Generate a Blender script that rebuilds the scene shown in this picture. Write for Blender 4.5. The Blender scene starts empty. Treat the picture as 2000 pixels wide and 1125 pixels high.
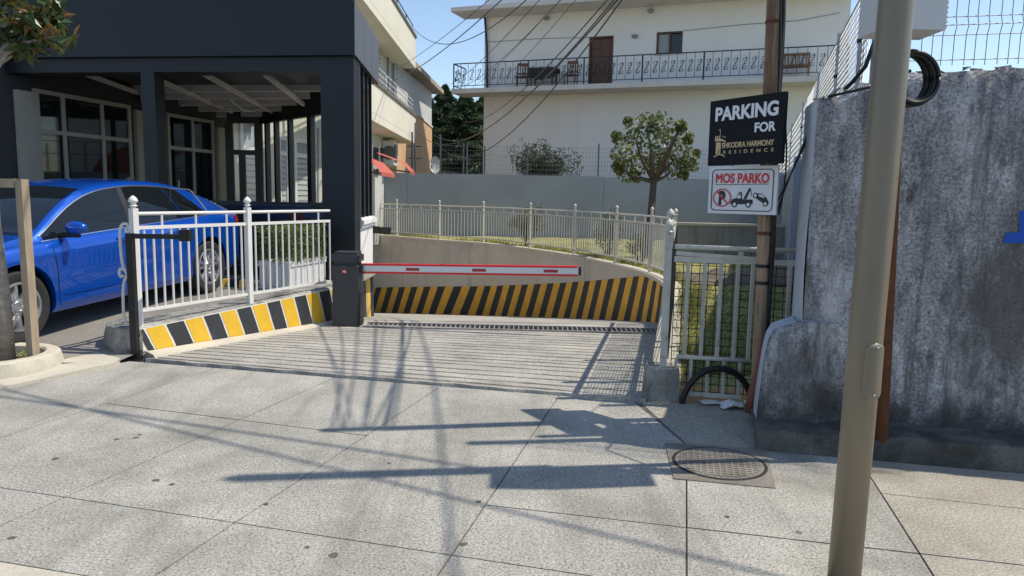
import bpy, bmesh, math, random
import numpy as np
from mathutils import Vector, Matrix

random.seed(7)
RNG = np.random.default_rng(11)
scene = bpy.context.scene
COL = scene.collection
PI = math.pi
R = math.radians

# ------------------------------------------------------------------ camera
FPX, CX, CY = 1430.0, 1000.0, 562.5
CAMZ = 1.55
PITCH, ROLL = math.atan((CY - 385) / FPX), 0.018
FW = Vector((0, math.cos(PITCH), -math.sin(PITCH)))
_r0, _u0 = Vector((1, 0, 0)), Vector((0, math.sin(PITCH), math.cos(PITCH)))
RT = _r0 * math.cos(ROLL) + _u0 * math.sin(ROLL)
UP = -_r0 * math.sin(ROLL) + _u0 * math.cos(ROLL)
CAM = Vector((0, 0, CAMZ))
cd = bpy.data.cameras.new('camera')
cd.sensor_width = 36
cd.lens = 36 * FPX / 2000
cd.clip_end = 2000
co = bpy.data.objects.new('camera', cd)
COL.objects.link(co)
m = Matrix.Identity(4)
for i in range(3):
    m[i][0], m[i][1], m[i][2], m[i][3] = RT[i], UP[i], -FW[i], CAM[i]
co.matrix_world = m
scene.camera = co

# ------------------------------------------------------------------ light
SUN_EL, SUN_DIR2 = R(59), Vector((0.985, 0.135)).normalized()
SUNV = Vector((SUN_DIR2.x * math.cos(SUN_EL), SUN_DIR2.y * math.cos(SUN_EL), math.sin(SUN_EL)))
world = bpy.data.worlds.new('World')
scene.world = world
world.use_nodes = True
wn = world.node_tree
sky = wn.nodes.new('ShaderNodeTexSky')
sky.sky_type = 'NISHITA'
sky.sun_disc = False
sky.sun_elevation = SUN_EL
sky.sun_rotation = math.atan2(SUN_DIR2.x, SUN_DIR2.y)
sky.air_density = 1.0
sky.dust_density = 0.4
sky.ozone_density = 1.1
bg = wn.nodes['Background']
bg.inputs[1].default_value = 0.13
wn.links.new(sky.outputs[0], bg.inputs[0])
sl = bpy.data.lights.new('sun', 'SUN')
sl.energy = 3.5
sl.angle = R(0.53)
sl.color = (1, 0.92, 0.79)
so = bpy.data.objects.new('sun', sl)
COL.objects.link(so)
so.rotation_euler = (-SUNV).to_track_quat('-Z', 'Y').to_euler()
so.location = (6, 2, 12)
vs = scene.view_settings
vs.view_transform = 'Standard'
vs.look = 'None'
vs.exposure = 0.45
vs.gamma = 1
vs.use_curve_mapping = False
scene.cycles.max_bounces = 8
scene.cycles.transparent_max_bounces = 16

# ------------------------------------------------------------------ photo geometry helpers
def ray(px, py):
    return FW * FPX + RT * (px - CX) - UP * (py - CY)
def G(px, py, z=0.0):                      # where the sight line meets the level z
    d = ray(px, py)
    return CAM + d * ((z - CAMZ) / d.z)
def D(px, py, y):                          # where it meets the depth y
    d = ray(px, py)
    return CAM + d * (y / d.y)
def PLN(px, py, p0, n):                    # where it meets a vertical plane through p0 (2d) with normal n (2d)
    d = ray(px, py)
    t = (p0[0] * n[0] + p0[1] * n[1]) / (d.x * n[0] + d.y * n[1])
    return CAM + d * t
def V2(p):
    return Vector((p[0], p[1]))
def V(x, y, z):
    return Vector((x, y, z))

# ------------------------------------------------------------------ mesh builder
class MB:
    def __init__(self):
        self.v, self.f = [], []
    def add(self, vs, fs):
        o = len(self.v)
        self.v += [tuple(p) for p in vs]
        self.f += [tuple(i + o for i in f) for f in fs]
        return self
    def quad(self, a, b, c, d):
        return self.add([a, b, c, d], [(0, 1, 2, 3)])
    def box8(self, p):
        return self.add(p, [(0, 3, 2, 1), (4, 5, 6, 7), (0, 1, 5, 4), (1, 2, 6, 5), (2, 3, 7, 6), (3, 0, 4, 7)])
    def box(self, x0, x1, y0, y1, z0, z1):
        return self.box8([(x0, y0, z0), (x1, y0, z0), (x1, y1, z0), (x0, y1, z0), (x0, y0, z1), (x1, y0, z1), (x1, y1, z1), (x0, y1, z1)])
    def fbox(self, o, a, b, s0, s1, t0, t1, z0, z1, zt=None):
        # box in a frame: o (2d) + a*s + b*t
        P = lambda s, t, z: (o[0] + a[0] * s + b[0] * t, o[1] + a[1] * s + b[1] * t, z)
        p = [P(s0, t0, z0), P(s1, t0, z0), P(s1, t1, z0), P(s0, t1, z0), P(s0, t0, z1), P(s1, t0, z1), P(s1, t1, z1), P(s0, t1, z1)]
        if a[0] * b[1] - a[1] * b[0] < 0:
            p = [p[i] for i in (3, 2, 1, 0, 7, 6, 5, 4)]
        return self.box8(p)
    def beam(self, p0, p1, w, h, up=None):
        p0, p1 = Vector(p0), Vector(p1)
        d = (p1 - p0).normalized()
        u = Vector(up) if up else (Vector((0, 0, 1)) if abs(d.z) < .9 else Vector((0, 1, 0)))
        s = d.cross(u).normalized() * (w / 2)
        u = s.cross(d).normalized() * (h / 2)
        q = [p0 - s - u, p0 + s - u, p1 + s - u, p1 - s - u, p0 - s + u, p0 + s + u, p1 + s + u, p1 - s + u]
        return self.box8(q)
    def tube(self, path, r, n=8, cap=True):
        path = [Vector(p) for p in path]
        k = len(path)
        rs = r if isinstance(r, (list, tuple)) else [r] * k
        ref = None
        vs, fs = [], []
        for i, p in enumerate(path):
            d = (path[min(i + 1, k - 1)] - path[max(i - 1, 0)])
            d = d.normalized() if d.length > 1e-9 else Vector((0, 0, 1))
            if ref is None:
                ref = Vector((0, 0, 1)) if abs(d.z) < .9 else Vector((1, 0, 0))
            s = d.cross(ref)
            if s.length < 1e-6:
                s = d.orthogonal()
            s.normalize()
            u = s.cross(d).normalized()
            ref = u
            for j in range(n):
                a = 2 * PI * j / n
                vs.append(p + (s * math.cos(a) + u * math.sin(a)) * rs[i])
        for i in range(k - 1):
            for j in range(n):
                a, b = i * n + j, i * n + (j + 1) % n
                fs.append((a, b, b + n, a + n))
        if cap:
            fs.append(tuple(range(n - 1, -1, -1)))
            fs.append(tuple((k - 1) * n + j for j in range(n)))
        return self.add(vs, fs)
    def lathe(self, prof, c=(0, 0, 0), n=16, axis='z', cap=True):
        vs, fs = [], []
        k = len(prof)
        for r, h in prof:
            for j in range(n):
                a = 2 * PI * j / n
                x, y = r * math.cos(a), r * math.sin(a)
                vs.append((c[0] + x, c[1] + y, c[2] + h) if axis == 'z' else (c[0] + x, c[1] + h, c[2] + y))
        for i in range(k - 1):
            for j in range(n):
                a, b = i * n + j, i * n + (j + 1) % n
                fs.append((a, b, b + n, a + n) if axis == 'z' else (b, a, a + n, b + n))
        lo, hi = tuple(range(n - 1, -1, -1)), tuple((k - 1) * n + j for j in range(n))
        if axis != 'z':
            lo, hi = tuple(reversed(lo)), tuple(reversed(hi))
        if cap and prof[0][0] > 1e-6:
            fs.append(lo)
        if cap and prof[-1][0] > 1e-6:
            fs.append(hi)
        return self.add(vs, fs)
    def prism(self, poly, z0, z1):
        n = len(poly)
        if sum(poly[i][0] * poly[(i + 1) % n][1] - poly[(i + 1) % n][0] * poly[i][1] for i in range(n)) < 0:
            poly = list(reversed(poly))
        Z = (lambda z, p: z(p) if callable(z) else z)
        vs = [(p[0], p[1], Z(z0, p)) for p in poly] + [(p[0], p[1], Z(z1, p)) for p in poly]
        fs = [tuple(range(n - 1, -1, -1)), tuple(range(n, 2 * n))]
        fs += [(i, (i + 1) % n, n + (i + 1) % n, n + i) for i in range(n)]
        return self.add(vs, fs)
    def plate(self, poly, o, ax, az, nrm, th):
        # flat outline (2d list) standing on axes ax, az from o, thickness th along nrm
        n = len(poly)
        o, ax, az, nrm = Vector(o), Vector(ax), Vector(az), Vector(nrm)
        f = [o + ax * p[0] + az * p[1] for p in poly]
        b = [q + nrm * th for q in f]
        fs = [tuple(range(n)), tuple(range(2 * n - 1, n - 1, -1))]
        fs += [(i, n + i, n + (i + 1) % n, (i + 1) % n) for i in range(n)]
        return self.add(f + b, fs)
    def grid(self, rows):
        k = len(rows[0])
        vs = [p for r in rows for p in r]
        fs = [(i * k + j, i * k + j + 1, (i + 1) * k + j + 1, (i + 1) * k + j) for i in range(len(rows) - 1) for j in range(k - 1)]
        return self.add(vs, fs)
    def mesh(self, name, mat, smooth=False, angle=None):
        me = bpy.data.meshes.new(name)
        me.from_pydata(self.v, [], self.f)
        if mat:
            me.materials.append(mat)
        if smooth:
            me.polygons.foreach_set('use_smooth', [True] * len(me.polygons))
            if angle:
                me.set_sharp_from_angle(angle=angle)
        me.update()
        return me
    def build(self, name, mat, parent=None, smooth=False, angle=None, fix=False):
        me = self.mesh(name, mat, smooth, angle)
        if fix:
            bm = bmesh.new(); bm.from_mesh(me)
            bmesh.ops.recalc_face_normals(bm, faces=bm.faces)
            bm.to_mesh(me); bm.free()
        return link(name, me, parent)

def wloc(o):
    l = Vector((0, 0, 0))
    while o is not None:
        l += Vector(o.location)
        o = o.parent
    return l
def link(name, data, parent=None, loc=(0, 0, 0), local=False):
    # meshes are written in world coordinates unless local; the child is shifted back by its parents' places
    o = bpy.data.objects.new(name, data)
    COL.objects.link(o)
    if parent is not None:
        o.parent = parent
        o.location = Vector(loc) if local else Vector(loc) - wloc(parent)
    else:
        o.location = loc
    return o
def tag(o, label=None, cat=None, group=None, kind=None):
    if label: o['label'] = label
    if cat: o['category'] = cat
    if group: o['group'] = group
    if kind: o['kind'] = kind
    return o
def thing(name, loc, label, cat, group=None):
    o = link(name, None, None, loc)
    return tag(o, label, cat, group)
def struct(o):
    o['kind'] = 'structure'
    return o
def bevel(o, w, seg=2):
    bm = bmesh.new(); bm.from_mesh(o.data)
    bmesh.ops.bevel(bm, geom=list(bm.edges), offset=w, segments=seg, affect='EDGES', clamp_overlap=True)
    bm.to_mesh(o.data); bm.free()
    return o

# ------------------------------------------------------------------ materials
def lin(c):
    return tuple(((x / 12.92) if x <= .04045 else ((x + .055) / 1.055) ** 2.4) for x in [k / 255 for k in c])
def newmat(name):
    mt = bpy.data.materials.new(name)
    mt.use_nodes = True
    return mt, mt.node_tree, mt.node_tree.nodes['Principled BSDF']
def mat(name, col, rough=.6, metal=0, var=0.0, vscale=2.0, speck=0.0, sscale=90, bump=0.0, bscale=60, stain=None,
        spec=.5, coat=0, stretch=None, bdist=.01, streak=None, trans=0, fleck=None, smear=None, foot=None):
    """procedural material: base colour, broad variation, fine speckle, stains (colour, amount, scale), rain streaks, bump"""
    mt, nt, b = newmat(name)
    N, L = nt.nodes, nt.links
    b.inputs['Roughness'].default_value = rough
    b.inputs['Metallic'].default_value = metal
    b.inputs['Specular IOR Level'].default_value = spec
    b.inputs['Coat Weight'].default_value = coat
    b.inputs['Coat Roughness'].default_value = .03
    if trans:
        b.inputs['Transmission Weight'].default_value = trans
    geo = N.new('ShaderNodeNewGeometry')
    pos = geo.outputs['Position']
    if stretch:
        mp = N.new('ShaderNodeMapping'); mp.inputs['Scale'].default_value = stretch
        L.new(pos, mp.inputs[0]); vpos = mp.outputs[0]
    else:
        vpos = pos
    rgb = N.new('ShaderNodeRGB'); rgb.outputs[0].default_value = (*col, 1)
    cur = rgb.outputs[0]
    def noise(scale, detail, rough_, src):
        n = N.new('ShaderNodeTexNoise')
        n.inputs['Scale'].default_value = scale; n.inputs['Detail'].default_value = detail; n.inputs['Roughness'].default_value = rough_
        L.new(src, n.inputs['Vector'])
        return n.outputs['Fac']
    def ramp(fac, a, b_, ca=0, cb=1):
        r = N.new('ShaderNodeMapRange'); r.inputs[1].default_value = a; r.inputs[2].default_value = b_
        r.inputs[3].default_value = ca; r.inputs[4].default_value = cb
        L.new(fac, r.inputs[0]); return r.outputs[0]
    def mixc(fac, a, b_, mode='MIX'):
        mx = N.new('ShaderNodeMix'); mx.data_type = 'RGBA'; mx.blend_type = mode
        if isinstance(fac, float): mx.inputs[0].default_value = fac
        else: L.new(fac, mx.inputs[0])
        for k, s in ((6, a), (7, b_)):
            if isinstance(s, tuple): mx.inputs[k].default_value = (*s, 1)
            else: L.new(s, mx.inputs[k])
        return mx.outputs[2]
    def gain(fac, lo, hi):
        cmb = N.new('ShaderNodeCombineColor')
        v = ramp(fac, .3, .7, lo, hi)
        for i in range(3): L.new(v, cmb.inputs[i])
        return cmb.outputs[0]
    if var:
        cur = mixc(1.0, cur, gain(noise(vscale, 5, .6, vpos), 1 - var, 1 + var), 'MULTIPLY')
    if speck:
        cur = mixc(1.0, cur, gain(noise(sscale, 3, .75, pos), 1 - speck, 1 + speck), 'MULTIPLY')
    for st in ([stain] if stain and not isinstance(stain, list) else (stain or [])):
        sc, amt, scale, lo = st[:4]
        cur = mixc(ramp(noise(scale, 6, .65, vpos), lo, lo + .16, 0, amt), cur, sc)
    if streak:
        sc, amt, sx, lo = streak
        mp = N.new('ShaderNodeMapping'); mp.inputs['Scale'].default_value = (sx, sx, sx * .06)
        L.new(pos, mp.inputs[0])
        cur = mixc(ramp(noise(1, 5, .7, mp.outputs[0]), lo, lo + .2, 0, amt), cur, sc)
    if smear:                                   # long scrubbed marks running away from the street
        sc, amt, sx, lo = smear
        mp = N.new('ShaderNodeMapping'); mp.inputs['Rotation'].default_value = (0, 0, .32); mp.inputs['Scale'].default_value = (sx, sx * .09, 1)
        L.new(pos, mp.inputs[0])
        cur = mixc(ramp(noise(1, 6, .7, mp.outputs[0]), lo, lo + .2, 0, amt), cur, sc)
    if foot:                                    # moss and splash dirt at the foot, broken by noise
        sc, amt, za, zb = foot
        sx_ = N.new('ShaderNodeSeparateXYZ'); L.new(pos, sx_.inputs[0])
        h = ramp(sx_.outputs[2], za, zb, 1, 0)
        ml = N.new('ShaderNodeMath'); ml.operation = 'MULTIPLY_ADD'; ml.inputs[1].default_value = 1.2; ml.inputs[2].default_value = -.60
        L.new(noise(5, 6, .7, pos), ml.inputs[0])
        ad = N.new('ShaderNodeMath'); ad.operation = 'ADD'; L.new(h, ad.inputs[0]); L.new(ml.outputs[0], ad.inputs[1])
        cur = mixc(ramp(ad.outputs[0], .35, .75, 0, amt), cur, sc)
    if fleck:
        sc, amt, scale, thr = fleck
        vo = N.new('ShaderNodeTexVoronoi'); vo.inputs['Scale'].default_value = scale
        L.new(pos, vo.inputs['Vector'])
        cur = mixc(ramp(vo.outputs['Distance'], thr, thr * .6, 0, amt), cur, sc)
    L.new(cur, b.inputs['Base Color'])
    if bump:
        bp = N.new('ShaderNodeBump'); bp.inputs['Strength'].default_value = bump; bp.inputs['Distance'].default_value = bdist
        L.new(noise(bscale, 4, .7, pos), bp.inputs['Height']); L.new(bp.outputs[0], b.inputs['Normal'])
    return mt

def leafmat(name, c1, c2, c3, back=.3, rough=.45):
    mt, nt, b = newmat(name)
    N, L = nt.nodes, nt.links
    geo = N.new('ShaderNodeNewGeometry')
    cr = N.new('ShaderNodeValToRGB')
    cr.color_ramp.elements[0].color = (*c1, 1); cr.color_ramp.elements[1].color = (*c3, 1)
    e = cr.color_ramp.elements.new(.5); e.color = (*c2, 1)
    L.new(geo.outputs['Random Per Island'], cr.inputs[0])
    L.new(cr.outputs[0], b.inputs['Base Color'])
    b.inputs['Roughness'].default_value = rough
    tl = N.new('ShaderNodeBsdfTranslucent'); L.new(cr.outputs[0], tl.inputs[0])
    mx = N.new('ShaderNodeMixShader'); mx.inputs[0].default_value = back
    L.new(b.outputs[0], mx.inputs[1]); L.new(tl.outputs[0], mx.inputs[2])
    L.new(mx.outputs[0], N['Material Output'].inputs[0])
    return mt

def glassmat(name, tint, rough=.02, mixr=.12):
    # thin pane: clear tinted pass-through plus mirror reflection by angle
    mt, nt, b = newmat(name)
    N, L = nt.nodes, nt.links
    N.remove(b)
    t = N.new('ShaderNodeBsdfTransparent'); t.inputs[0].default_value = (*tint, 1)
    g = N.new('ShaderNodeBsdfGlossy'); g.inputs['Roughness'].default_value = rough
    f = N.new('ShaderNodeFresnel'); f.inputs[0].default_value = 1.5
    ad = N.new('ShaderNodeMath'); ad.operation = 'ADD'; ad.inputs[1].default_value = mixr
    L.new(f.outputs[0], ad.inputs[0])
    mx = N.new('ShaderNodeMixShader')
    L.new(ad.outputs[0], mx.inputs[0]); L.new(t.outputs[0], mx.inputs[1]); L.new(g.outputs[0], mx.inputs[2])
    L.new(mx.outputs[0], N['Material Output'].inputs[0])
    return mt

M = {}
M['paving'] = mat('paving_concrete', (.335, .322, .282), .88, var=.26, vscale=1.1, speck=.62, sscale=78, bump=.5, bscale=70, bdist=.006,
                  stain=[((.175, .165, .14), .65, .8, .52), ((.46, .45, .41), .6, 2.3, .57), ((.12, .115, .10), .4, 6, .60)], fleck=((.06, .055, .047), .85, 58, .24), smear=((.15, .14, .118), .6, 3.0, .51))
M['paving_warm'] = mat('paving_concrete_warm', (.335, .31, .255), .85, var=.16, vscale=1.6, speck=.55, sscale=78, bump=.5, bscale=70, bdist=.006,
                       stain=[((.15, .13, .10), .65, .75, .53), ((.20, .12, .08), .4, 2.5, .63)], fleck=((.12, .11, .09), .5, 42, .16))
M['joint'] = mat('joint_dirt', (.11, .10, .082), .95, var=.3, vscale=9, speck=.3)
M['apron'] = mat('apron_concrete', (.37, .35, .305), .9, var=.2, vscale=1.5, speck=.36, sscale=48, bump=.8, bscale=50, bdist=.01,
                 stain=[((.20, .19, .16), .55, 2.6, .55), ((.27, .25, .15), .35, 1.2, .60)], fleck=((.10, .095, .08), .6, 34, .17))
M['ramp'] = mat('ramp_concrete', (.34, .32, .28), .9, var=.2, vscale=1.2, speck=.2, bump=.6, bscale=40)
M['cream'] = mat('cream_concrete', (.50, .46, .37), .85, var=.12, vscale=2, speck=.14, sscale=70, bump=.3, stain=((.30, .28, .24), .5, 3, .62))
M['asphalt'] = mat('parking_asphalt', (.235, .22, .195), .9, var=.2, vscale=1.2, speck=.35, sscale=80, bump=.6, bscale=90)
M['road'] = mat('road_asphalt', (.06, .06, .06), .9, var=.2, speck=.3, bump=.5)
M['earth'] = mat('bare_earth', (.17, .14, .10), .95, var=.3, vscale=1, speck=.3, bump=.6)
M['kerb'] = mat('kerb_concrete', (.34, .33, .29), .9, var=.35, vscale=3, speck=.25, bump=.8, bscale=35, bdist=.02,
                stain=[((.05, .05, .045), .85, 2.6, .5)], fleck=((.06, .06, .05), .5, 25, .2))
M['oldwall'] = mat('weathered_wall', (.37, .365, .375), .92, var=.45, vscale=5, speck=.7, sscale=58, bump=1.0, bscale=24, bdist=.025,
                   stretch=(1, 1, .45), stain=[((.10, .095, .095), .85, 1.7, .48), ((.17, .125, .115), .6, 1.1, .54), ((.55, .55, .56), .75, 5.0, .56), ((.045, .043, .042), .8, 9, .55)],
                   streak=((.075, .07, .07), .85, 11, .50), foot=((.045, .043, .038), .85, .0, .62))
M['oldwall_side'] = mat('painted_wall_edge', (.42, .44, .48), .85, var=.15, vscale=2.5, speck=.1, bump=.35, bscale=25,
                        stain=((.28, .28, .28), .5, 3, .6))
M['wallbase'] = mat('wall_base_moss', (.115, .11, .095), .95, var=.4, vscale=4, speck=.35, bump=.9, bscale=30, bdist=.02,
                    stain=[((.035, .035, .03), .8, 3, .48)])
M['greywall'] = mat('grey_render', (.29, .315, .35), .8, var=.09, vscale=.7, speck=.05, bump=.15, bscale=30, streak=((.36, .38, .40), .25, 2.2, .64))
M['bluewall'] = mat('blue_grey_render', (.27, .31, .38), .8, var=.07, vscale=.9, bump=.15, bscale=30)
M['beige'] = mat('beige_render', (.66, .59, .49), .85, var=.10, vscale=.8, speck=.07, bump=.2, bscale=25,
                 streak=((.32, .26, .19), .5, 2.3, .54), stain=((.42, .36, .29), .5, .9, .58))
M['lowwall'] = mat('raw_concrete', (.26, .26, .245), .9, var=.15, vscale=2, speck=.15, bump=.4, streak=((.06, .065, .055), .8, 4, .5))
M['yellow'] = mat('yellow_paint', (.76, .46, .03), .6, var=.08, vscale=5, speck=.12, bump=.3, bscale=45, stain=((.40, .26, .05), .5, 6, .64))
M['yellow2'] = mat('ramp_yellow_paint', (.95, .50, .06), .7, var=.14, vscale=4, speck=.1, bump=.2, stain=((.25, .17, .06), .5, 3, .6))
M['black'] = mat('black_paint', (.035, .037, .042), .6, var=.2, vscale=5, speck=.2, bump=.3, bscale=45, stain=((.10, .10, .095), .4, 5, .62))
M['whiteline'] = mat('white_line_paint', (.72, .70, .65), .7, var=.08, speck=.1, bump=.2)
M['fence'] = mat('white_fence_paint', (.74, .72, .67), .45, var=.06, vscale=4, stain=((.36, .24, .14), .55, 14, .70))
M['fence2'] = mat('cream_fence_paint', (.60, .57, .49), .5, var=.08, vscale=4, stain=((.30, .20, .12), .5, 12, .68))
M['gatepaint'] = mat('gate_paint', (.52, .51, .45), .5, var=.15, vscale=5, stain=[((.20, .10, .05), .85, 11, .58)])
M['wire'] = mat('black_wire', (.03, .03, .032), .5, .3)
M['steelwire'] = mat('grey_wire', (.16, .17, .18), .5, .5)
M['galv'] = mat('galvanised', (.40, .43, .46), .5, .6, var=.15, vscale=8)
M['blacksteel'] = mat('black_steel', (.012, .012, .013), .4, .2)
M['cabinet'] = mat('charcoal_powder_coat', (.045, .048, .055), .5, .1, bump=.15, bscale=400, bdist=.002)
M['cabinet_dark'] = mat('charcoal_dark', (.02, .021, .024), .45)
M['red'] = mat('red_plastic', (.70, .02, .03), .35, spec=.5)
M['boom'] = mat('boom_white', (.72, .74, .76), .35, .0)
M['reflect'] = mat('red_reflector', (.42, .02, .03), .3, var=.15, vscale=40)
M['clad'] = mat('anthracite_cladding', (.011, .0155, .0205), .45, .2, var=.06, vscale=.5, spec=.5)
M['clad_side_sheen'] = mat('anthracite_side_sheen', (.15, .17, .20), .38, .4, var=.06, vscale=.8)  # anthracite made paler: reflected light on the side put into the base colour
M['frame_dark'] = mat('dark_frame', (.012, .013, .015), .4)
M['panel_gloss'] = mat('gloss_parapet', (.02, .026, .032), .08, .0, spec=.6, var=.1, vscale=1)
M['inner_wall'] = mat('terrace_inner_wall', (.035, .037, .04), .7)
M['pilaster'] = mat('beige_pilaster', (.36, .34, .28), .8, var=.06)
M['mullion'] = mat('taupe_mullion', (.38, .36, .31), .5)
M['glass_dark'] = mat('dark_window_glass', (.010, .013, .016), .03, 0, spec=.6)
M['glass'] = glassmat('clear_pane', (.88, .92, .92), mixr=.03)
M['beam_white'] = mat('pergola_beam', (.62, .60, .56), .6, var=.1)
M['pergola'] = mat('pergola_sheet', (.30, .29, .27), .7, var=.1)
M['tile'] = mat('terrace_floor', (.20, .19, .18), .5)
M['white_wall'] = mat('white_render', (.80, .80, .79), .85, var=.04, vscale=.5, speck=.03, bump=.1, streak=((.56, .55, .53), .4, 1.3, .58))
M['white_pier'] = mat('white_pier_paint', (.78, .77, .74), .7, var=.05, speck=.05)
M['cream_wall'] = mat('cream_render', (.70, .67, .56), .85, var=.05, vscale=.6, speck=.03, bump=.1)
M['grey_side'] = mat('pale_grey_render', (.56, .57, .54), .85, var=.05, vscale=.7)
M['orange_wall'] = mat('orange_render', (.62, .38, .20), .85, var=.1, vscale=1, streak=((.70, .55, .38), .4, 2, .55))
M['slab'] = mat('balcony_slab', (.60, .59, .56), .85, var=.1, vscale=2, streak=((.24, .22, .19), .6, 6, .6))
M['roofedge'] = mat('roof_edge', (.38, .31, .24), .8, var=.1)
M['dark_edge'] = mat('dark_coping', (.16, .15, .13), .7)
M['wood_door'] = mat('brown_door', (.10, .04, .018), .45, var=.2, vscale=3, stretch=(8, 8, 1), bump=.2)
M['wood_chair'] = mat('red_brown_wood', (.16, .055, .025), .45, var=.2, vscale=6)
M['wood_bench'] = mat('bench_wood', (.24, .12, .05), .5, var=.2, vscale=6)
M['cloth'] = mat('dark_cloth', (.045, .04, .034), .9, var=.25, vscale=8, bump=.3)
M['iron'] = mat('wrought_iron', (.025, .028, .035), .5, .2)
M['curtain'] = mat('curtain', (.35, .38, .42), .9, var=.15, vscale=6, stretch=(6, 6, .5))
M['redroof'] = mat('red_awning', (.45, .10, .07), .7, var=.15, vscale=4)
M['ac'] = mat('ac_white', (.62, .62, .60), .5)
M['trunk'] = mat("bark_grey", (.34, .29, .23), .9, var=.3, vscale=9, speck=.2, bump=.9, bscale=40, stretch=(1, 1, 2.5), stain=((.38, .35, .30), .5, 9, .6))
M['trunk2'] = mat('bark_brown', (.11, .085, .065), .9, var=.3, vscale=12, bump=.8, bscale=40)
M['timber'] = mat('stake_timber', (.36, .28, .19), .8, var=.2, vscale=5, stretch=(5, 5, .7), bump=.3, bscale=60, stain=((.25, .17, .10), .5, 4, .6))
M['pole'] = mat('utility_pole_wood', (.34, .25, .16), .85, var=.3, vscale=6, stretch=(6, 6, .5), bump=.5, bscale=50,
                streak=((.07, .035, .02), .9, 48, .48), stain=((.16, .06, .03), .8, 3, .50))
M['rust'] = mat('rust', (.13, .055, .025), .85, .2, var=.3, vscale=8, speck=.2)
M['lamp'] = mat('taupe_lamp_post', (.255, .21, .15), .42, .25, var=.04, vscale=3, bump=.06, bscale=200, bdist=.001)
M['signblack'] = mat('sign_black', (.008, .010, .014), .6, spec=.2)
M['signwhite'] = mat('sign_white', (.66, .67, .70), .4, var=.03, vscale=6)
M['signink'] = mat('sign_ink', (.012, .018, .03), .5)
M['signletter'] = mat('sign_letter_white', (.80, .81, .84), .5)
M['signgold'] = mat('sign_gold', (.62, .47, .27), .5)
M['signred'] = mat('sign_red', (.62, .045, .06), .5)
M['hose'] = mat('black_hose', (.012, .012, .012), .45)
M['paper'] = mat('litter_paper', (.78, .78, .76), .8)
M['redpipe'] = mat('red_brown_pipe', (.20, .055, .035), .6, var=.15, vscale=8)
M['bluepaint'] = mat('blue_paint', (.005, .08, .45), .7, var=.08, speck=.1)
M['manhole'] = mat('manhole_iron', (.225, .20, .17), .75, .2, var=.3, vscale=5, speck=.25, bump=.5, bscale=120, stain=((.33, .31, .28), .5, 4, .56))
M['steel'] = mat('grate_steel', (.32, .30, .27), .6, .4, var=.2, vscale=8, stain=((.16, .09, .05), .5, 6, .6))
M['pit'] = mat('drain_pit', (.02, .02, .02), .9)
M['soil'] = mat('planter_soil', (.11, .085, .06), .95, var=.4, vscale=9, speck=.3, bump=.8)
M['planter'] = mat('planter_white', (.68, .68, .66), .7, var=.06, speck=.05, stain=((.45, .43, .39), .4, 4, .62))
M['lawn'] = mat('lawn_soil', (.30, .295, .10), .95, var=.35, vscale=1.2, speck=.4, sscale=25, bump=.8, bscale=25, bdist=.03,
                stain=[((.30, .23, .13), .8, .6, .52)])
M['paintblue'] = None
mt, nt, b = newmat('blue_car_paint')
b.inputs['Base Color'].default_value = (.0, .085, .52, 1); b.inputs['Metallic'].default_value = .45
b.inputs['Roughness'].default_value = .28; b.inputs['Coat Weight'].default_value = 1; b.inputs['Coat Roughness'].default_value = .02
M['paintblue'] = mt
M['carglass'] = mat('car_glass', (.008, .011, .013), .03, 0, spec=.45)
M['tyre'] = mat('tyre_rubber', (.022, .022, .022), .8, bump=.2, bscale=200)
M['rim'] = mat('alloy_rim', (.62, .63, .65), .28, .85)
M['rimdark'] = mat('brake_dark', (.03, .03, .032), .5, .4)
M['chrome'] = mat('chrome_trim', (.70, .68, .64), .2, .9)
M['plastic'] = mat('black_plastic', (.012, .012, .013), .5)
M['headlamp'] = mat('headlamp_glass', (.55, .58, .6), .05, .2, coat=1)
M['taillamp'] = mat('tail_lamp', (.35, .01, .01), .1, coat=1)
M['leaf_tree'] = leafmat('garden_tree_leaf', (.08, .11, .03), (.16, .19, .06), (.32, .33, .15))
M['leaf_mag'] = leafmat('magnolia_leaf', (.045, .085, .025), (.075, .11, .03), (.20, .11, .035), rough=.25)
M['leaf_hedge'] = leafmat('boxwood_leaf', (.07, .11, .02), (.13, .18, .035), (.20, .24, .06))
M['leaf_bush'] = leafmat('bush_leaf', (.06, .09, .03), (.10, .13, .04), (.17, .19, .07))
M['leaf_ole'] = leafmat('oleander_leaf', (.045, .07, .035), (.055, .08, .04), (.09, .11, .06))
M['leaf_con'] = leafmat('conifer_needle', (.022, .05, .022), (.04, .075, .028), (.09, .12, .045), back=.1, rough=.7)
M['grass'] = leafmat('grass_blade', (.17, .21, .05), (.27, .30, .08), (.50, .44, .20), back=.3, rough=.7)

# ================================================================== THE SETTING
AZ = R(12.5)
E2, N2 = Vector((math.cos(AZ), -math.sin(AZ))), Vector((math.sin(AZ), math.cos(AZ)))   # along the frontage, away from the street

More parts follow.
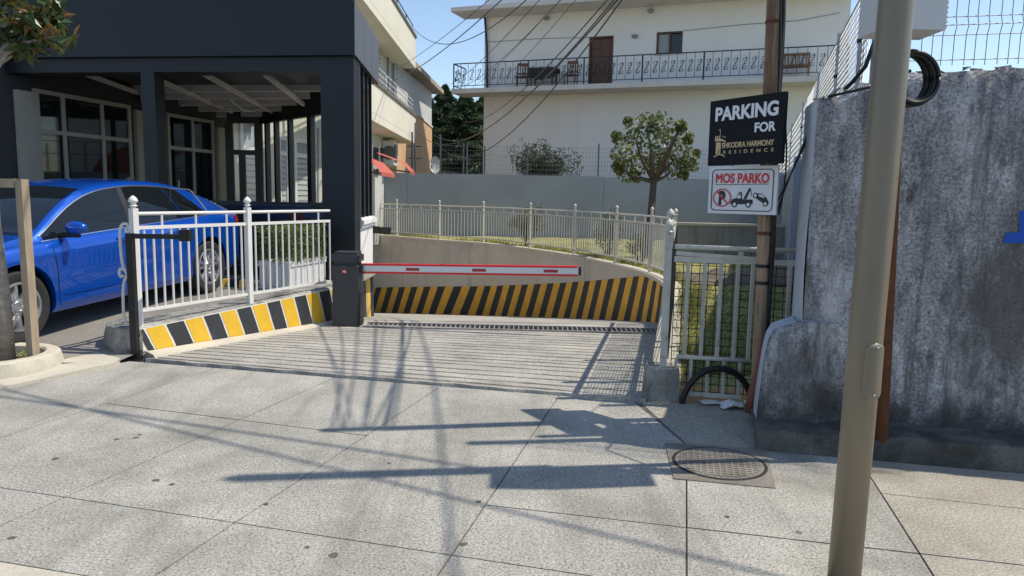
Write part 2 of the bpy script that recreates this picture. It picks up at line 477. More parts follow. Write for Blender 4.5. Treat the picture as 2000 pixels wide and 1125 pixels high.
# the ramp's retaining curve (garden edge), from the gate to far left
GARD = 0.25
crv_px = [(1300, 560), (1258, 535), (1192, 517), (1113, 500), (1028, 487), (938, 476), (853, 470), (770, 463)]
crv = [V2(G(x, y, GARD)) for x, y in crv_px]
edge0 = V2(G(1268, 782, 0)) + Vector((.04, .12))
ctrl = [edge0 + (edge0 - crv[0]) * .3, edge0, edge0.lerp(crv[0], .5)] + crv
dl = (crv[-1] - crv[-2])
ctrl += [crv[-1] + dl * .9, crv[-1] + dl * 1.8, crv[-1] + dl * 2.7]
def catmull(P, per=12):
    out = []
    for i in range(1, len(P) - 2):
        for k in range(per):
            t = k / per
            a, b, c, d = P[i - 1], P[i], P[i + 1], P[i + 2]
            out.append(.5 * ((2 * b) + (c - a) * t + (2 * a - 5 * b + 4 * c - d) * t * t + (3 * b - a - 3 * c + d) * t ** 3))
    out.append(P[-2].copy())
    return out
curve = catmull(ctrl)
arc = [0.0]
for i in range(1, len(curve)):
    arc.append(arc[-1] + (curve[i] - curve[i - 1]).length)
def on_curve(s):
    s = max(0, min(arc[-1] - 1e-4, s))
    i = int(np.searchsorted(arc, s, side='right')) - 1
    t = (s - arc[i]) / (arc[i + 1] - arc[i])
    p = curve[i].lerp(curve[i + 1], t)
    d = (curve[min(i + 2, len(curve) - 1)] - curve[max(i - 1, 0)]).normalized()
    return p, d, Vector((-d.y, d.x))          # point, tangent, normal towards the ramp
def arc_of(p):
    return min(range(len(curve)), key=lambda i: (curve[i] - p).length)
APZ = -0.12
Y_GR = 9.7
def ramp_z(y):
    return APZ - .155 * max(0, y - Y_GR)
def gz(y):                                   # garden level, low at the gate
    return .04 + (GARD - .04) * min(1, max(0, (y - 5.9) / 4.0))
def pz(y):                                   # parking level
    return min(.27, max(.03, .13 + .0444 * (y - 6.7)))

# ---- ground sheet with the ramp pit left open
g = MB()
xs, ys = [-600, -8.5, 3.4, 600], [-600, 5.3, 26, 900]
for i in range(3):
    for j in range(3):
        if i == 1 and j == 1:
            continue
        g.quad((xs[i], ys[j], -.06), (xs[i + 1], ys[j], -.06), (xs[i + 1], ys[j + 1], -.06), (xs[i], ys[j + 1], -.06))
struct(g.build('ground', M['earth']))

# ---- pavement of separate slabs
def line(a, b):
    return V2(G(*a)), V2(G(*b))
def clip(poly, ln, keep):
    p, q = ln
    d = q - p
    sd = lambda v: (d.x * (v.y - p.y) - d.y * (v.x - p.x)) * keep
    out = []
    for i, a in enumerate(poly):
        b = poly[(i + 1) % len(poly)]
        sa, sb = sd(a), sd(b)
        if sa >= 0: out.append(a)
        if sa * sb < 0: out.append(a + (b - a) * (sa / (sa - sb)))
    return out
def inset(poly, w):
    n = len(poly)
    if sum(poly[i].x * poly[(i + 1) % n].y - poly[(i + 1) % n].x * poly[i].y for i in range(n)) < 0:
        poly = poly[::-1]
    out = list(poly)
    for i in range(n):
        a, b = poly[i], poly[(i + 1) % n]
        if (b - a).length < 1e-4: continue
        nn = Vector((-(b - a).y, (b - a).x)).normalized() * w
        out = clip(out, (a + nn, b + nn), 1)
        if len(out) < 3: return []
    return out
A0 = line((0, 855), (185, 795)); A1 = line((140, 965), (646, 741)); A2 = line((302, 1125), (858, 756))
A3 = line((854, 1125), (1083, 786)); A4 = line((1341, 1125), (1341, 1000)); A5 = line((1824, 1125), (1708, 944))
Bk = line((0, 1097), (180, 1127)); Bn = line((0, 952), (1156, 1125)); Bt = line((300, 709), (1225, 783))
Bm = line((233, 791), (703, 849)); Bm2 = line((940, 985), (1624, 1062)); Br = line((1724, 964), (2000, 994))
Bl = line((0, 756), (224, 711)); Bw = line((1490, 880), (2000, 925)); Bg = line((1335, 864), (1245, 790))
BIG = [Vector((-14, -3)), Vector((14, -3)), Vector((14, 14)), Vector((-14, 14))]
Bk2 = (Bk[0] - N2 * .42, Bk[1] - N2 * .42)
sw = MB()
sw.prism([tuple(p) for p in clip(clip([Vector((-14, .5)), Vector((14, .5)), Vector((14, 8.5)), Vector((-14, 8.5))], (V2(G(200, 712)), V2(G(1225, 786))), -1), Bk2, 1)], -.09, -.010)
sidewalk = struct(sw.build('sidewalk', M['joint']))
cols = [(None, A0, [Bn], Bl), (A0, A1, [Bn, Bm], Bl), (A1, A2, [Bn, Bm], Bt), (A2, A3, [Bn], Bt), (A3, A4, [Bn, Bm2], Bt),
        (A4, A5, [Bm2, Bn], Bw), (A5, None, [Br, Bm2], Bw)]
for ci, (la, lb, cuts, top) in enumerate(cols):
    base = clip(list(BIG), Bk, 1)
    if la: base = clip(base, la, -1)
    if lb: base = clip(base, lb, 1)
    base = clip(base, top, -1)
    if ci in (0, 1): base = clip(base, Bt, -1)
    if ci == 4: base = clip(base, Bg, 1)
    pieces = [base]
    for c in cuts:
        nxt = []
        for p in pieces:
            for k in (1, -1):
                q = clip(p, c, k)
                if len(q) > 2: nxt.append(q)
        pieces = nxt
    for p in pieces:
        q = inset(p, .0045)
        if len(q) < 3: continue
        dz = random.uniform(-.001, .001)
        s = MB().prism([tuple(v) for v in q], -.05, dz)
        warm = ci == 6
        ob = s.build('paving_slab', M['paving_warm'] if warm else M['paving'], sidewalk)
# forecourt slab in front of the gate
q = [V2(G(1252, 786)), V2(G(1262, 781)), V2(G(1475, 786)), V2(G(1500, 880)), V2(G(1340, 866))]
MB().prism([tuple(v) for v in inset(q, .006)], -.05, -.006).build('paving_slab', M['paving_warm'], sidewalk)
# cream kerb strip by the road and the road
ks = clip(clip(list(BIG), Bk, -1), Bk2, 1)
o = struct(MB().prism([tuple(p) for p in inset(ks, .008)], -.12, .004).build('kerb_strip', M['cream']))
rd = clip([Vector((-60, -40)), Vector((60, -40)), Vector((60, 30)), Vector((-60, 30))], Bk2, -1)
for px, py, r_ in ((265, 855, .016), (228, 858, .014), (273, 849, .013), (305, 938, .02), (336, 946, .014), (24, 1051, .018), (652, 1085, .020), (600, 1069, .012), (905, 1063, .018), (935, 980, .014), (108, 896, .02), (1420, 1010, .013), (1560, 1040, .015), (760, 905, .012), (520, 985, .012)):
    c = G(px, py, 0)
    MB().prism([(c.x + r_ * (1 + .25 * math.sin(3 * a + px)) * math.cos(a), c.y + r_ * (1 + .25 * math.sin(2 * a + py)) * math.sin(a)) for a in np.linspace(0, 2 * PI, 11)[:-1]], -.01, .0022).build('gum_spot', M['joint'], sidewalk)
struct(MB().prism([tuple(p) for p in inset(rd, .01)], -.2, -.13 + .08).build('road', M['road']))
# cream footway by the tree and parking
q = [V2(G(-700, 850, .02)), V2(G(0, 757, .02)), V2(G(224, 712, .02)), V2(G(236, 704, .02)), V2(G(110, 668, .06)), V2(G(-700, 690, .06))]
struct(MB().prism([tuple(p) for p in inset(q, .004)], -.05, lambda p: .006 + max(0, pz(p[1]) - .055) * .55).build('footway', M['cream']))

# ---- kerb wall line on the left of the apron
K0, K1 = V2(G(277, 697, 0)), V2(G(642, 634, APZ))
KD = (K1 - K0).normalized(); KN = Vector((KD.y, -KD.x))           # KN points to the apron
# ---- parking sheet
pk = MB()
rows = []
for j in range(16):
    y = 5.95 + j * (13.4 - 5.95) / 15
    k = K0 + KD * ((y - K0.y) / KD.y) - KN * .1
    xr = k.x if y < K1.y + .8 else (K1 + KD * .6).x - .1
    if y < K0.y: xr = K0.x - .06 if y > 6.35 else K0.x - .06 - (6.35 - y) * 2.4
    dip = lambda x: max(0, min(1, (x - (K0.x - 1.5)) / 1.2)) * max(0, min(1, (7.6 - y) / .9))
    rows.append([(x, y, pz(y) * (1 - .8 * dip(x))) for x in list(np.linspace(-30, K0.x - 2.2, 8)) + list(np.linspace(K0.x - 2.0, max(xr, K0.x - 1.9), 12))])
pk.grid(rows)
struct(pk.build('parking_ground', M['asphalt']))

# ---- grooved apron
PL, PR = G(283, 705, 0), G(1262, 787, 0)
FL, FR = G(640, 636, APZ), G(1293, 654, APZ)
FL = FL + V(-.02, .1, 0)
def groove_profile(n):
    vv = [0.0, .0]
    pts = [(0, -.03), (.003, .022), (.012, .020)]
    for k in range(n):
        c = (k + .72 + random.uniform(-.16, .16)) / n * .985
        w = random.uniform(.005, .008)
        pts += [(c - w, .012), (c - w * .5, -.02), (c + w * .5, -.02), (c + w, .012)]
    pts += [(1, .012)]
    return pts
prof = groove_profile(19)
rows = []
NU = 90
for v, dz in prof:
    row = []
    for i in range(NU + 1):
        u = i / NU
        wob = .0025 * math.sin(u * 9 + v * 40) + .0012 * math.sin(u * 47 + v * 170 + 1) + random.uniform(-.0006, .0006)
        vv = v + (wob if .01 < v < .99 else 0)
        a, b = PL.lerp(PR, u), FL.lerp(FR, u)
        p = a.lerp(b, vv ** .97)
        if v < .01:
            p.y += .012 * math.sin(u * 40) + .01 * math.sin(u * 97)
        d = dz
        if dz < 0 and v > .01:
            d = dz + max(0, .03 * math.sin(u * 13 + v * 60) - .012)
        row.append((p.x, p.y, p.z + d))
    rows.append(row)
struct(MB().grid(rows).build('driveway_apron', M['apron']))

# ---- ramp
rp = MB()
rows = []
for j in range(30):
    y = Y_GR - .02 + j * .6
    rows.append([(x, y, ramp_z(y) + .004) for x in np.linspace(-8, 2.7, 12)])
rp.grid(rows)
struct(rp.build('ramp', M['ramp']))
# under-ramp void walls are the retaining wall, the terrace base and the building

# ---- drain grate
ga0, ga1 = G(708, 640.5, APZ + .012), G(1292, 653, APZ + .012)
gd = (ga1 - ga0).normalized(); gn = Vector((-gd.y, gd.x, 0))
GL = (ga1 - ga0).length
grate = thing('drain_grate', ga0, 'long steel drain grate across the top of the ramp', 'grate')
wd = .30
MB().quad(ga0 + V(0, 0, -.06), ga1 + V(0, 0, -.06), ga1 + gn * wd + V(0, 0, -.06), ga0 + gn * wd + V(0, 0, -.06)).build('channel', M['pit'], grate)
fr = MB()
fr.beam(ga0, ga1, .03, .05); fr.beam(ga0 + gn * wd, ga1 + gn * wd, .03, .05)
fr.build('frame', M['steel'], grate)
bar = MB().beam(V(0, 0, 0), gn * (wd - .034), .012, .036).mesh('bar', M['steel'])
nb = int(GL / .062)
for i in range(nb):
    link('bar', bar, grate, ga0 + gd * (.03 + i * .062) + gn * .017)
lp = [ga0 + gn * (wd + .016) - gd * 1.6, ga1 + gn * (wd + .016) + gd * .4]
MB().quad(V(lp[0].x, lp[0].y, APZ), V(lp[1].x, lp[1].y, APZ), V(lp[1].x, 9.72, APZ), V(lp[0].x, 9.72, APZ)).build('landing', M['ramp'], grate)
MB().quad(*[V(q.x, q.y, APZ - .01) for q in (ga0 - gd * 1.6 - gn * .1, ga0 - gd * .016 - gn * .1, ga0 - gd * .016 + gn * (wd + .1), ga0 - gd * 1.6 + gn * (wd + .1))]).build('landing', M['ramp'], grate)

# ---- retaining wall along the ramp
rw = thing('retaining_wall', (curve[0].x, curve[0].y, 0), 'beige curved retaining wall with yellow and black stripes along the ramp', 'wall')
NS = 110
rows = []
SA, SB = 0.0, arc[-1]
for i in range(NS + 1):
    s = SA + (SB - SA) * i / NS
    p, d, n = on_curve(s)
    zt = gz(p.y) + .03
    zb = ramp_z(p.y) - .15 if p.y > 8 else -.15
    q = p - n * .22
    rows.append([(p.x, p.y, zb), (p.x, p.y, zt - .06), (p.x + n.x * .025, p.y + n.y * .025, zt - .06), (p.x + n.x * .025, p.y + n.y * .025, zt), (q.x, q.y, zt), (q.x, q.y, -.3)])
w = MB().grid(rows)
rwb = w.build('wall_body', M['beige'], rw)
rows = [[(r[3][0], r[3][1], r[3][2] + .003), (r[4][0], r[4][1], r[4][2] + .003)] for r in rows]
MB().grid(rows).build('coping', M['cream'], rw)
PER, HT = .62, .83
def wallpt(s, h):
    p, d, n = on_curve(s)
    return p, n, ramp_z(p.y) + h, gz(p.y) - .035
s = next(arc[i] for i in range(len(curve)) if curve[i].y > 9.75)
k = 0
SLANT = -.42
while s < SB - .6:
    wdt = PER * .5 if k % 2 else PER * .5
    mb = MB()
    rows = []
    for iu in range(4):
        row = []
        for iv in range(6):
            h = HT * iv / 5
            ss = s + wdt * iu / 3 + SLANT * (iv / 5 - .5)
            p, n, z, zt = wallpt(ss, h)
            z = min(z, zt)
            off = .004
            row.append((p.x + n.x * off, p.y + n.y * off, z))
        rows.append(row)
    mb.grid(rows).build('painted_stripe', M['yellow2'] if k % 2 == 0 else M['black'], rw)
    s += wdt
    k += 1

# ---- garden ground
rows = []
for j in range(60):
    y = 5.85 + j * (25.9 - 5.85) / 59
    cand = [c for c in curve if True]
    i = min(range(len(curve) - 1), key=lambda q: abs(curve[q].y - y) if curve[q].y < 25 else 99)
    c = curve[i]
    p, d, n = on_curve(arc[i])
    xl = c.x + .16
    if y > curve[-1].y: xl = curve[-1].x
    rows.append([(x, y, gz(y) + .015 * math.sin(x * 3 + y * 2) * (1 if y > 7 else 0)) for x in np.linspace(xl, 15, 30)])
lawn_rows = rows
struct(MB().grid(rows).build('garden_ground', M['lawn']))
# grass blades
gv, gf = [], []
for i in range(17000):
    r = random.random()
    y = 6.2 + 17 * r * r if i % 3 else 6.2 + 6 * random.random()
    row = lawn_rows[min(59, int((y - 5.85) / (25.9 - 5.85) * 59))]
    xl = row[0][0] + .1
    x = xl + random.random() ** 1.3 * min(7, (y * .48 - xl) if y * .48 > xl + 1 else 3)
    if math.sin(x * 1.7 + 2) * math.sin(y * 1.1) > .55 and random.random() < .8: continue
    h, a = random.uniform(.018, .05), random.uniform(0, 2 * PI)
    dx, dy = math.cos(a) * .009, math.sin(a) * .009
    lx, ly = random.uniform(-.05, .05), random.uniform(-.05, .05)
    z = gz(y)
    o = len(gv)
    gv += [(x - dx, y - dy, z), (x + dx, y + dy, z), (x + lx, y + ly, z + h)]
    gf.append((o, o + 1, o + 2))
mb = MB(); mb.v, mb.f = gv, gf
tag(mb.build('lawn_grass', M['grass']), 'short dry green grass growing behind the gate', 'grass', kind='stuff')
# grass fringe along the wall coping
gv, gf = [], []
for i in range(7000):
    s = random.uniform(1.0, SB - 1)
    p, d, n = on_curve(s)
    if math.sin(s * 2.1) + random.uniform(-.6, 1.2) < 0: continue
    q = p - n * random.uniform(.17, .5)
    h, a = random.uniform(.04, .16), random.uniform(0, 2 * PI)
    dx, dy = math.cos(a) * .012, math.sin(a) * .012
    o = len(gv)
    z = gz(p.y)
    gv += [(q.x - dx, q.y - dy, z), (q.x + dx, q.y + dy, z), (q.x + random.uniform(-.05, .05), q.y + random.uniform(-.05, .05), z + h)]
    gf.append((o, o + 1, o + 2))
mb = MB(); mb.v, mb.f = gv, gf
tag(mb.build('verge_grass', M['grass']), 'fringe of grass along the ramp wall under the fence', 'grass', kind='stuff')

# ---- leaves
def leaf_cloud(pts, size, fold=.25, asp=.5, up=0.3, out=None):
    """small folded diamond leaves at pts (n,3); out = crown centre so leaves face outwards a little"""
    n = len(pts)
    P = np.asarray(pts, float)
    nr = RNG.normal(size=(n, 3))
    if out is not None:
        dd = P - np.asarray(out); dd /= (np.linalg.norm(dd, axis=1, keepdims=True) + 1e-6)
        nr = nr * .7 + dd
    nr[:, 2] += up
    nr /= np.linalg.norm(nr, axis=1, keepdims=True)
    t = np.cross(nr, RNG.normal(size=(n, 3))); t /= np.linalg.norm(t, axis=1, keepdims=True)
    s = np.cross(nr, t)
    L = size * RNG.uniform(.65, 1.3, (n, 1))
    a = P - t * L * .5
    c = P + t * L * .5 - nr * L * .12
    l = P + s * L * asp * .5 + nr * L * fold * asp
    r = P - s * L * asp * .5 + nr * L * fold * asp
    verts = np.stack([a, r, c, l], 1).reshape(-1, 3)
    i4 = np.arange(n) * 4
    f = np.stack([np.stack([i4, i4 + 1, i4 + 2], 1), np.stack([i4, i4 + 2, i4 + 3], 1)], 1).reshape(-1, 3)
    mb = MB(); mb.v = [tuple(x) for x in verts.tolist()]; mb.f = [tuple(x) for x in f.tolist()]
    return mb
def clump_points(centers, radius, per):
    out = []
    for c, r in zip(centers, radius):
        q = RNG.normal(size=(per, 3)); q /= np.linalg.norm(q, axis=1, keepdims=True)
        q *= (RNG.uniform(.25, 1, (per, 1)) ** .6) * r
        out.append(q + np.asarray(c))
    return np.concatenate(out)

# ================================================================== LEFT SIDE
# ---- striped kerb wall
KL = (K1 - K0).length
kw = thing('kerb_wall', (K0.x, K0.y, 0), 'low kerb wall painted in yellow and black stripes under the white fence', 'wall')
def kz0(s): return APZ * max(0, s) / KL
def ktop(s): return .28 + .075 * max(0, s) / KL
def KP(s, t, z):                               # t>0 towards the apron
    return (K0.x + KD.x * s + KN.x * t, K0.y + KD.y * s + KN.y * t, z)
ext = .55
rows = []
for i in range(22):
    s = 0 + (KL + ext) * i / 21
    j = random.uniform(-.004, .004)
    rows.append([KP(s, .02, kz0(s) - .12), KP(s, -.015, ktop(s) - .015 + j), KP(s, -.035, ktop(s) + j), KP(s, -.34, ktop(s) + j * .5 + .005), KP(s, -.345, kz0(s) - .12)])
mb = MB().grid(rows)
mb.add([rows[0][k] for k in range(5)], [(4, 3, 2, 1, 0)])
mb.build('wall_body', M['kerb'], kw, fix=True)
rows = []
for i in range(22):
    s = .03 + (KL + ext - .03) * i / 21
    rows.append([KP(s, .15 - .05 * i / 21, kz0(s) - .02), KP(s, .115 - .04 * i / 21, kz0(s) + .028), KP(s, .022, kz0(s) + .052), KP(s, 0.0, kz0(s) - .02)])
mb = MB().grid(rows)
mb.add([rows[0][k] for k in range(4)], [(0, 1, 2, 3)])
mb.build('base_skirt', M['cream'], kw, fix=True)
def kface(s, h):                               # h 0..1 on the sloped face
    z0, z1 = kz0(s) + .05, ktop(s) - .016
    t = .02 - .035 * ((z0 + (z1 - z0) * h + .12 - kz0(s)) / (ktop(s) + .1 - kz0(s)))
    return z0 + (z1 - z0) * h, t
edges = [.02, .09]
px_edges = []
w = .20
n_st = 17
span = KL + ext - .12
ss = .10
k = 0
stripes = [(0.015, .085, 'black')]
pos_ = .11
seq = ['yellow', 'black']
while pos_ < KL + ext - .05:
    wd_ = .232
    stripes.append((pos_, pos_ + wd_ - .025, seq[k % 2]))
    pos_ += wd_
    k += 1
rows = []
for i in range(40):
    s = .012 + (KL + ext - .02) * i / 39
    row = []
    for h in (0, .25, .5, .75, 1):
        z, t = kface(s, h)
        row.append(KP(s, t + .003, z))
    rows.append(row)
MB().grid(rows).build('white_undercoat', M['whiteline'], kw)
for a, b, c in stripes:
    rows = []
    for u in range(4):
        row = []
        for h in (0, .3, .6, .965):
            sl = .10 * (h - .5) * -1
            s0 = a + (b - a) * u / 3 + sl + random.uniform(-.003, .003)
            s0 = max(.014, s0)
            z, t = kface(s0, h)
            row.append(KP(s0, t + .006, z))
        rows.append(row)
    MB().grid(rows).build('painted_stripe', M[c], kw)
# rough stub at the street end
st = MB()
ring = []
bl = [KP(-.02, .02, 0), KP(-.02, -.5, 0), KP(.35, -.62, 0), KP(.6, -.36, 0), KP(.01, .02, 0)]
o = KP(0, 0, 0)
prev = None
pts = [KP(.005, .015, 0), KP(-.05, -.04, 0), KP(-.10, -.22, 0), KP(-.08, -.40, 0), KP(.03, -.56, 0), KP(.28, -.64, 0), KP(.52, -.52, 0), KP(.62, -.347, 0)]
lay = []
for f, z in ((1.0, -.05), (1.02, .08), (.97, .18), (.90, .255), (.80, .28)):
    c = Vector(KP(.3, -.25, 0))
    lay.append([tuple(c + (Vector(p) - c) * f * (1 if i in (0, 7) else random.uniform(.97, 1.03)) + V(0, 0, z + (0 if z > .27 else random.uniform(-.01, .01)))) for i, p in enumerate(pts)])
for a, b in zip(lay[:-1], lay[1:]):
    for i in range(len(pts) - 1):
        st.quad(a[i], a[i + 1], b[i + 1], b[i])
st.add(lay[-1], [tuple(range(len(pts)))])
st.build('rough_stub', M['kerb'], kw, smooth=True, angle=R(40), fix=True)

# ---- ornamental fences
def finial(c, r, h):
    p = [(r * .55, 0), (r * .55, h * .12), (r * .95, h * .2), (r * .55, h * .28), (r * .5, h * .34), (r * .98, h * .52), (r, h * .62), (r * .72, h * .8), (r * .3, h * .93), (0, h)]
    return MB().lathe(p, c, 12)
def fence_run(name, posts, base_z, label, group, mt, post_w=.05, has_post=None, n_bal=13, h_top=.98, h_mid=.85, h_bot=.12, sub=None, fin_r=.035, parent_fence=None, post_low=0.0, bal_r=.011):
    """posts: list of 2d points; base_z function(p). sub: function(i, u) -> 2d point along the run i"""
    p0 = posts[0]
    root = parent_fence or thing(name, (p0.x, p0.y, base_z(p0)), label, 'fence', group)
    P = lambda q, h: V(q.x, q.y, base_z(q) + h)
    for i, p in enumerate(posts):
        if has_post and not has_post[i]: continue
        a = (posts[min(i + 1, len(posts) - 1)] - posts[max(i - 1, 0)]).normalized()
        nn = Vector((-a.y, a.x))
        mb = MB().fbox((p.x, p.y), a, nn, -post_w / 2, post_w / 2, -post_w / 2, post_w / 2, base_z(p) - .02 - post_low, base_z(p) + h_top + .05)
        po = mb.build('post', mt, root)
        fz = base_z(p) + h_top + .05
        finial((p.x, p.y, fz), fin_r, .12).build('finial', mt, po, smooth=True, angle=R(50))
    top, mid, bot = MB(), MB(), MB()
    bal_mesh = MB().tube([(0, 0, 0), (0, 0, h_mid - h_bot)], bal_r, 6).mesh('baluster', mt, True, R(50))
    con_mesh = MB().tube([(0, 0, 0), (0, 0, h_top - h_mid)], bal_r, 6).mesh('connector', mt, True, R(50))
    for i in range(len(posts) - 1):
        nb_ = n_bal if isinstance(n_bal, int) else n_bal[i]
        f = sub(i) if sub else (lambda u, a=posts[i], b=posts[i + 1]: a.lerp(b, u))
        pts = [f(u / 8) for u in range(9)]
        top.tube([P(q, h_top) for q in pts], .0165, 8)
        for q, q2 in zip(pts[:-1], pts[1:]):
            mid.beam(P(q, h_mid), P(q2, h_mid), .028, .032)
            bot.beam(P(q, h_bot), P(q2, h_bot), .026, .028)
        last = 1 if (has_post and not has_post[i + 1]) else 0
        for k in range(1, nb_ + 1 + last):
            q = f(k / (nb_ + 1))
            link('baluster', bal_mesh, root, P(q, h_bot))
            if k % 4 == 3:
                link('connector', con_mesh, root, P(q, h_mid))
    top.build('top_rail', mt, root, True, R(50))
    mid.build('middle_rail', mt, root)
    bot.build('bottom_rail', mt, root)
    return root

def tube_scroll(turns, r0, r1, n=26, dirn=1, a0=0.0):
    return [(math.cos(a0 + dirn * turns * 2 * PI * k / n) * (r0 + (r1 - r0) * k / n), math.sin(a0 + dirn * turns * 2 * PI * k / n) * (r0 + (r1 - r0) * k / n)) for k in range(n + 1)]

# street fence on the kerb wall: level rails
fp0 = V2(KP(.03, -.06, 0)); fp1 = V2(D(515, 560, 8.75)); 
sK = (fp1 - K0).dot(KD)
fp1 = V2(KP(1.47, -.06, 0)); fp2 = V2(KP(KL + .12, -.06, 0))
FZ = .30
lf = fence_run('street_fence', [fp0, fp1, fp2], lambda p: FZ, 'white metal fence with acorn finials on the striped kerb wall', None, M['fence'],
               has_post=[1, 1, 0], n_bal=[13, 12], post_low=.05, post_w=.058, fin_r=.042, h_top=1.035, h_mid=.905, h_bot=.125)
# scroll bracket on its street end
sc_ = MB()
o = fp0 - KD * .0
def SP(s, z): return V(o.x - KD.x * 0 - (KN.x * .0) + (-.075 - s) * .94, o.y + (-.075 - s) * -.1, z)
zb = FZ + 1.0
pth = [(.0, zb - .10), (.02, zb - .13), (-.015, zb - .135), (-.03, zb - .10), (-.005, zb - .06), (.04, zb - .055), (.075, zb - .1), (.08, zb - .2), (.075, zb - .38), (.055, zb - .48), (.01, zb - .53), (-.03, zb - .5), (-.02, zb - .46), (.01, zb - .465)]
def smooth2(p, it=2):
    for _ in range(it):
        q = [p[0]]
        for a, b in zip(p[:-1], p[1:]):
            q += [(a[0] * .75 + b[0] * .25, a[1] * .75 + b[1] * .25), (a[0] * .25 + b[0] * .75, a[1] * .25 + b[1] * .75)]
        q.append(p[-1]); p = q
    return p
for pp in (pth, [(x, 2 * (zb - .53) - z) for x, z in pth], [(-.03 + .02, zb - .60), (.03, zb - .5), (.085, zb - .47), (.11, zb - .51), (.09, zb - .56), (.06, zb - .54)]):
    sc_.tube([SP(x, z) for x, z in smooth2(pp)], .0135, 6)
sc_.build('scroll_bracket', M['fence'], lf, True)

# ---- black reader post
bp_ = V2(G(265, 699, 0)) 
rpst = thing('reader_post', (bp_.x, bp_.y, 0), 'thin black steel post with side arm and small box before the fence', 'post')
MB().fbox((bp_.x, bp_.y), (1, 0), (0, 1), -.03, .03, -.03, .03, 0, 1.16).build('upright', M['blacksteel'], rpst)
a_ = D(262, 463, bp_.y - .002); b_ = D(362, 462, bp_.y + .12)
MB().beam(V(bp_.x, bp_.y, 1.135), V(b_.x, b_.y, 1.13), .04, .045).build('arm', M['blacksteel'], rpst)
bevel(MB().fbox((b_.x, b_.y), (1, 0), (0, 1), -.045, .05, -.05, .05, 1.09, 1.195).build('sensor_box', M['blacksteel'], rpst), .006)
MB().fbox((bp_.x, bp_.y), (1, 0), (0, 1), -.055, .055, -.055, .055, -.0, .012).build('base_plate', M['blacksteel'], rpst)

# ---- barrier
cb = G(674, 640, APZ + .012)
cang = R(-2.0)
ca, cn = Vector((math.cos(cang), math.sin(cang))), Vector((-math.sin(cang), math.cos(cang)))
bz = APZ + .0
bar_ = thing('barrier_gate', (cb.x, cb.y, bz), 'charcoal car park barrier with a lowered red and white boom', 'barrier')
co2 = (cb.x, cb.y + .02)
body = MB().fbox(co2, ca, cn, -.165, .165, 0, .30, bz, bz + .80).build('cabinet', M['cabinet'], bar_)
bevel(body, .018, 3)
cap = MB().fbox(co2, ca, cn, -.175, .175, -.01, .31, bz + .803, bz + .955).build('cabinet_cap', M['cabinet'], bar_)
bevel(cap, .035, 4)
MB().fbox(co2, ca, cn, .168, .178, .03, .22, bz + .04, bz + .43).build('service_door', M['cabinet_dark'], bar_)
MB().fbox(co2, ca, cn, .166, .205, .06, .2, bz + .69, bz + .80).build('boom_hub', M['cabinet_dark'], bar_)
MB().fbox(co2, ca, cn, -.035, .02, -.004, .002, bz + .695, bz + .74).build('brand_badge', M['red'], bar_)
lg = MB()
for k, (x0, x1) in enumerate(((-.026, -.014), (-.010, 0.0), (.003, .012))):
    lg.fbox(co2, ca, cn, x0, x1, -.006, -.0042, bz + .708 - .004 * k, bz + .725)
lg.build('badge_mark', M['signletter'], bar_)
MB().lathe([(.006, 0), (.006, .004), (0, .004)], (0, 0, 0), 10, 'y').build('lock', M['galv'], bar_).location = (-.01 - 0, co2[1] - cb.y - .006 + 0, .775)
# boom
bo0 = V(co2[0] + ca.x * .2 + cn.x * .13, co2[1] + ca.y * .2 + cn.y * .13, bz + .748)
bo1 = D(1130, 529.5, 8.72)
bdv = (bo1 - bo0)
bl_ = bdv.length
bu = bdv.normalized()
bs = Vector((-bu.y, bu.x, 0)).normalized()
bz_ = bu.cross(bs) * -1
if bz_.z < 0: bz_ = -bz_
def boompart(name, prof, u0, u1, mt):
    vs = []
    for u in (u0, u1):
        vs += [bo0 + bu * u + bs * x + bz_ * z for x, z in prof]
    n = len(prof)
    fs = [tuple(range(n)), tuple(range(2 * n - 1, n - 1, -1))] + [(i, n + i, n + (i + 1) % n, (i + 1) % n) for i in range(n)]
    return MB().add(vs, fs).build(name, mt, bar_, fix=True)
boompart('boom', [(-.02, -.045), (.02, -.045), (.024, 0), (.02, .045), (-.02, .045), (-.024, 0)], 0, bl_, M['boom'])
boompart('red_edge', [(-.024, .038), (.024, .038), (.024, .058), (.014, .064), (-.014, .064), (-.024, .058)], 0, bl_ - .01, M['red'])
boompart('red_edge', [(-.024, -.058), (-.014, -.064), (.014, -.064), (.024, -.058), (.024, -.038), (-.024, -.038)], 0, bl_ - .01, M['red'])
boompart('end_cap', [(-.026, -.05), (.026, -.05), (.026, .05), (-.026, .05)], bl_, bl_ + .03, M['plastic'])
for px in (808, 940, 1078):
    u = (px - 706) / (1130 - 706) * bl_
    boompart('reflector', [(-.0275, -.02), (-.0222, -.02), (-.0222, .014), (-.0275, .014)], u - .085, u + .085, M['reflect'])

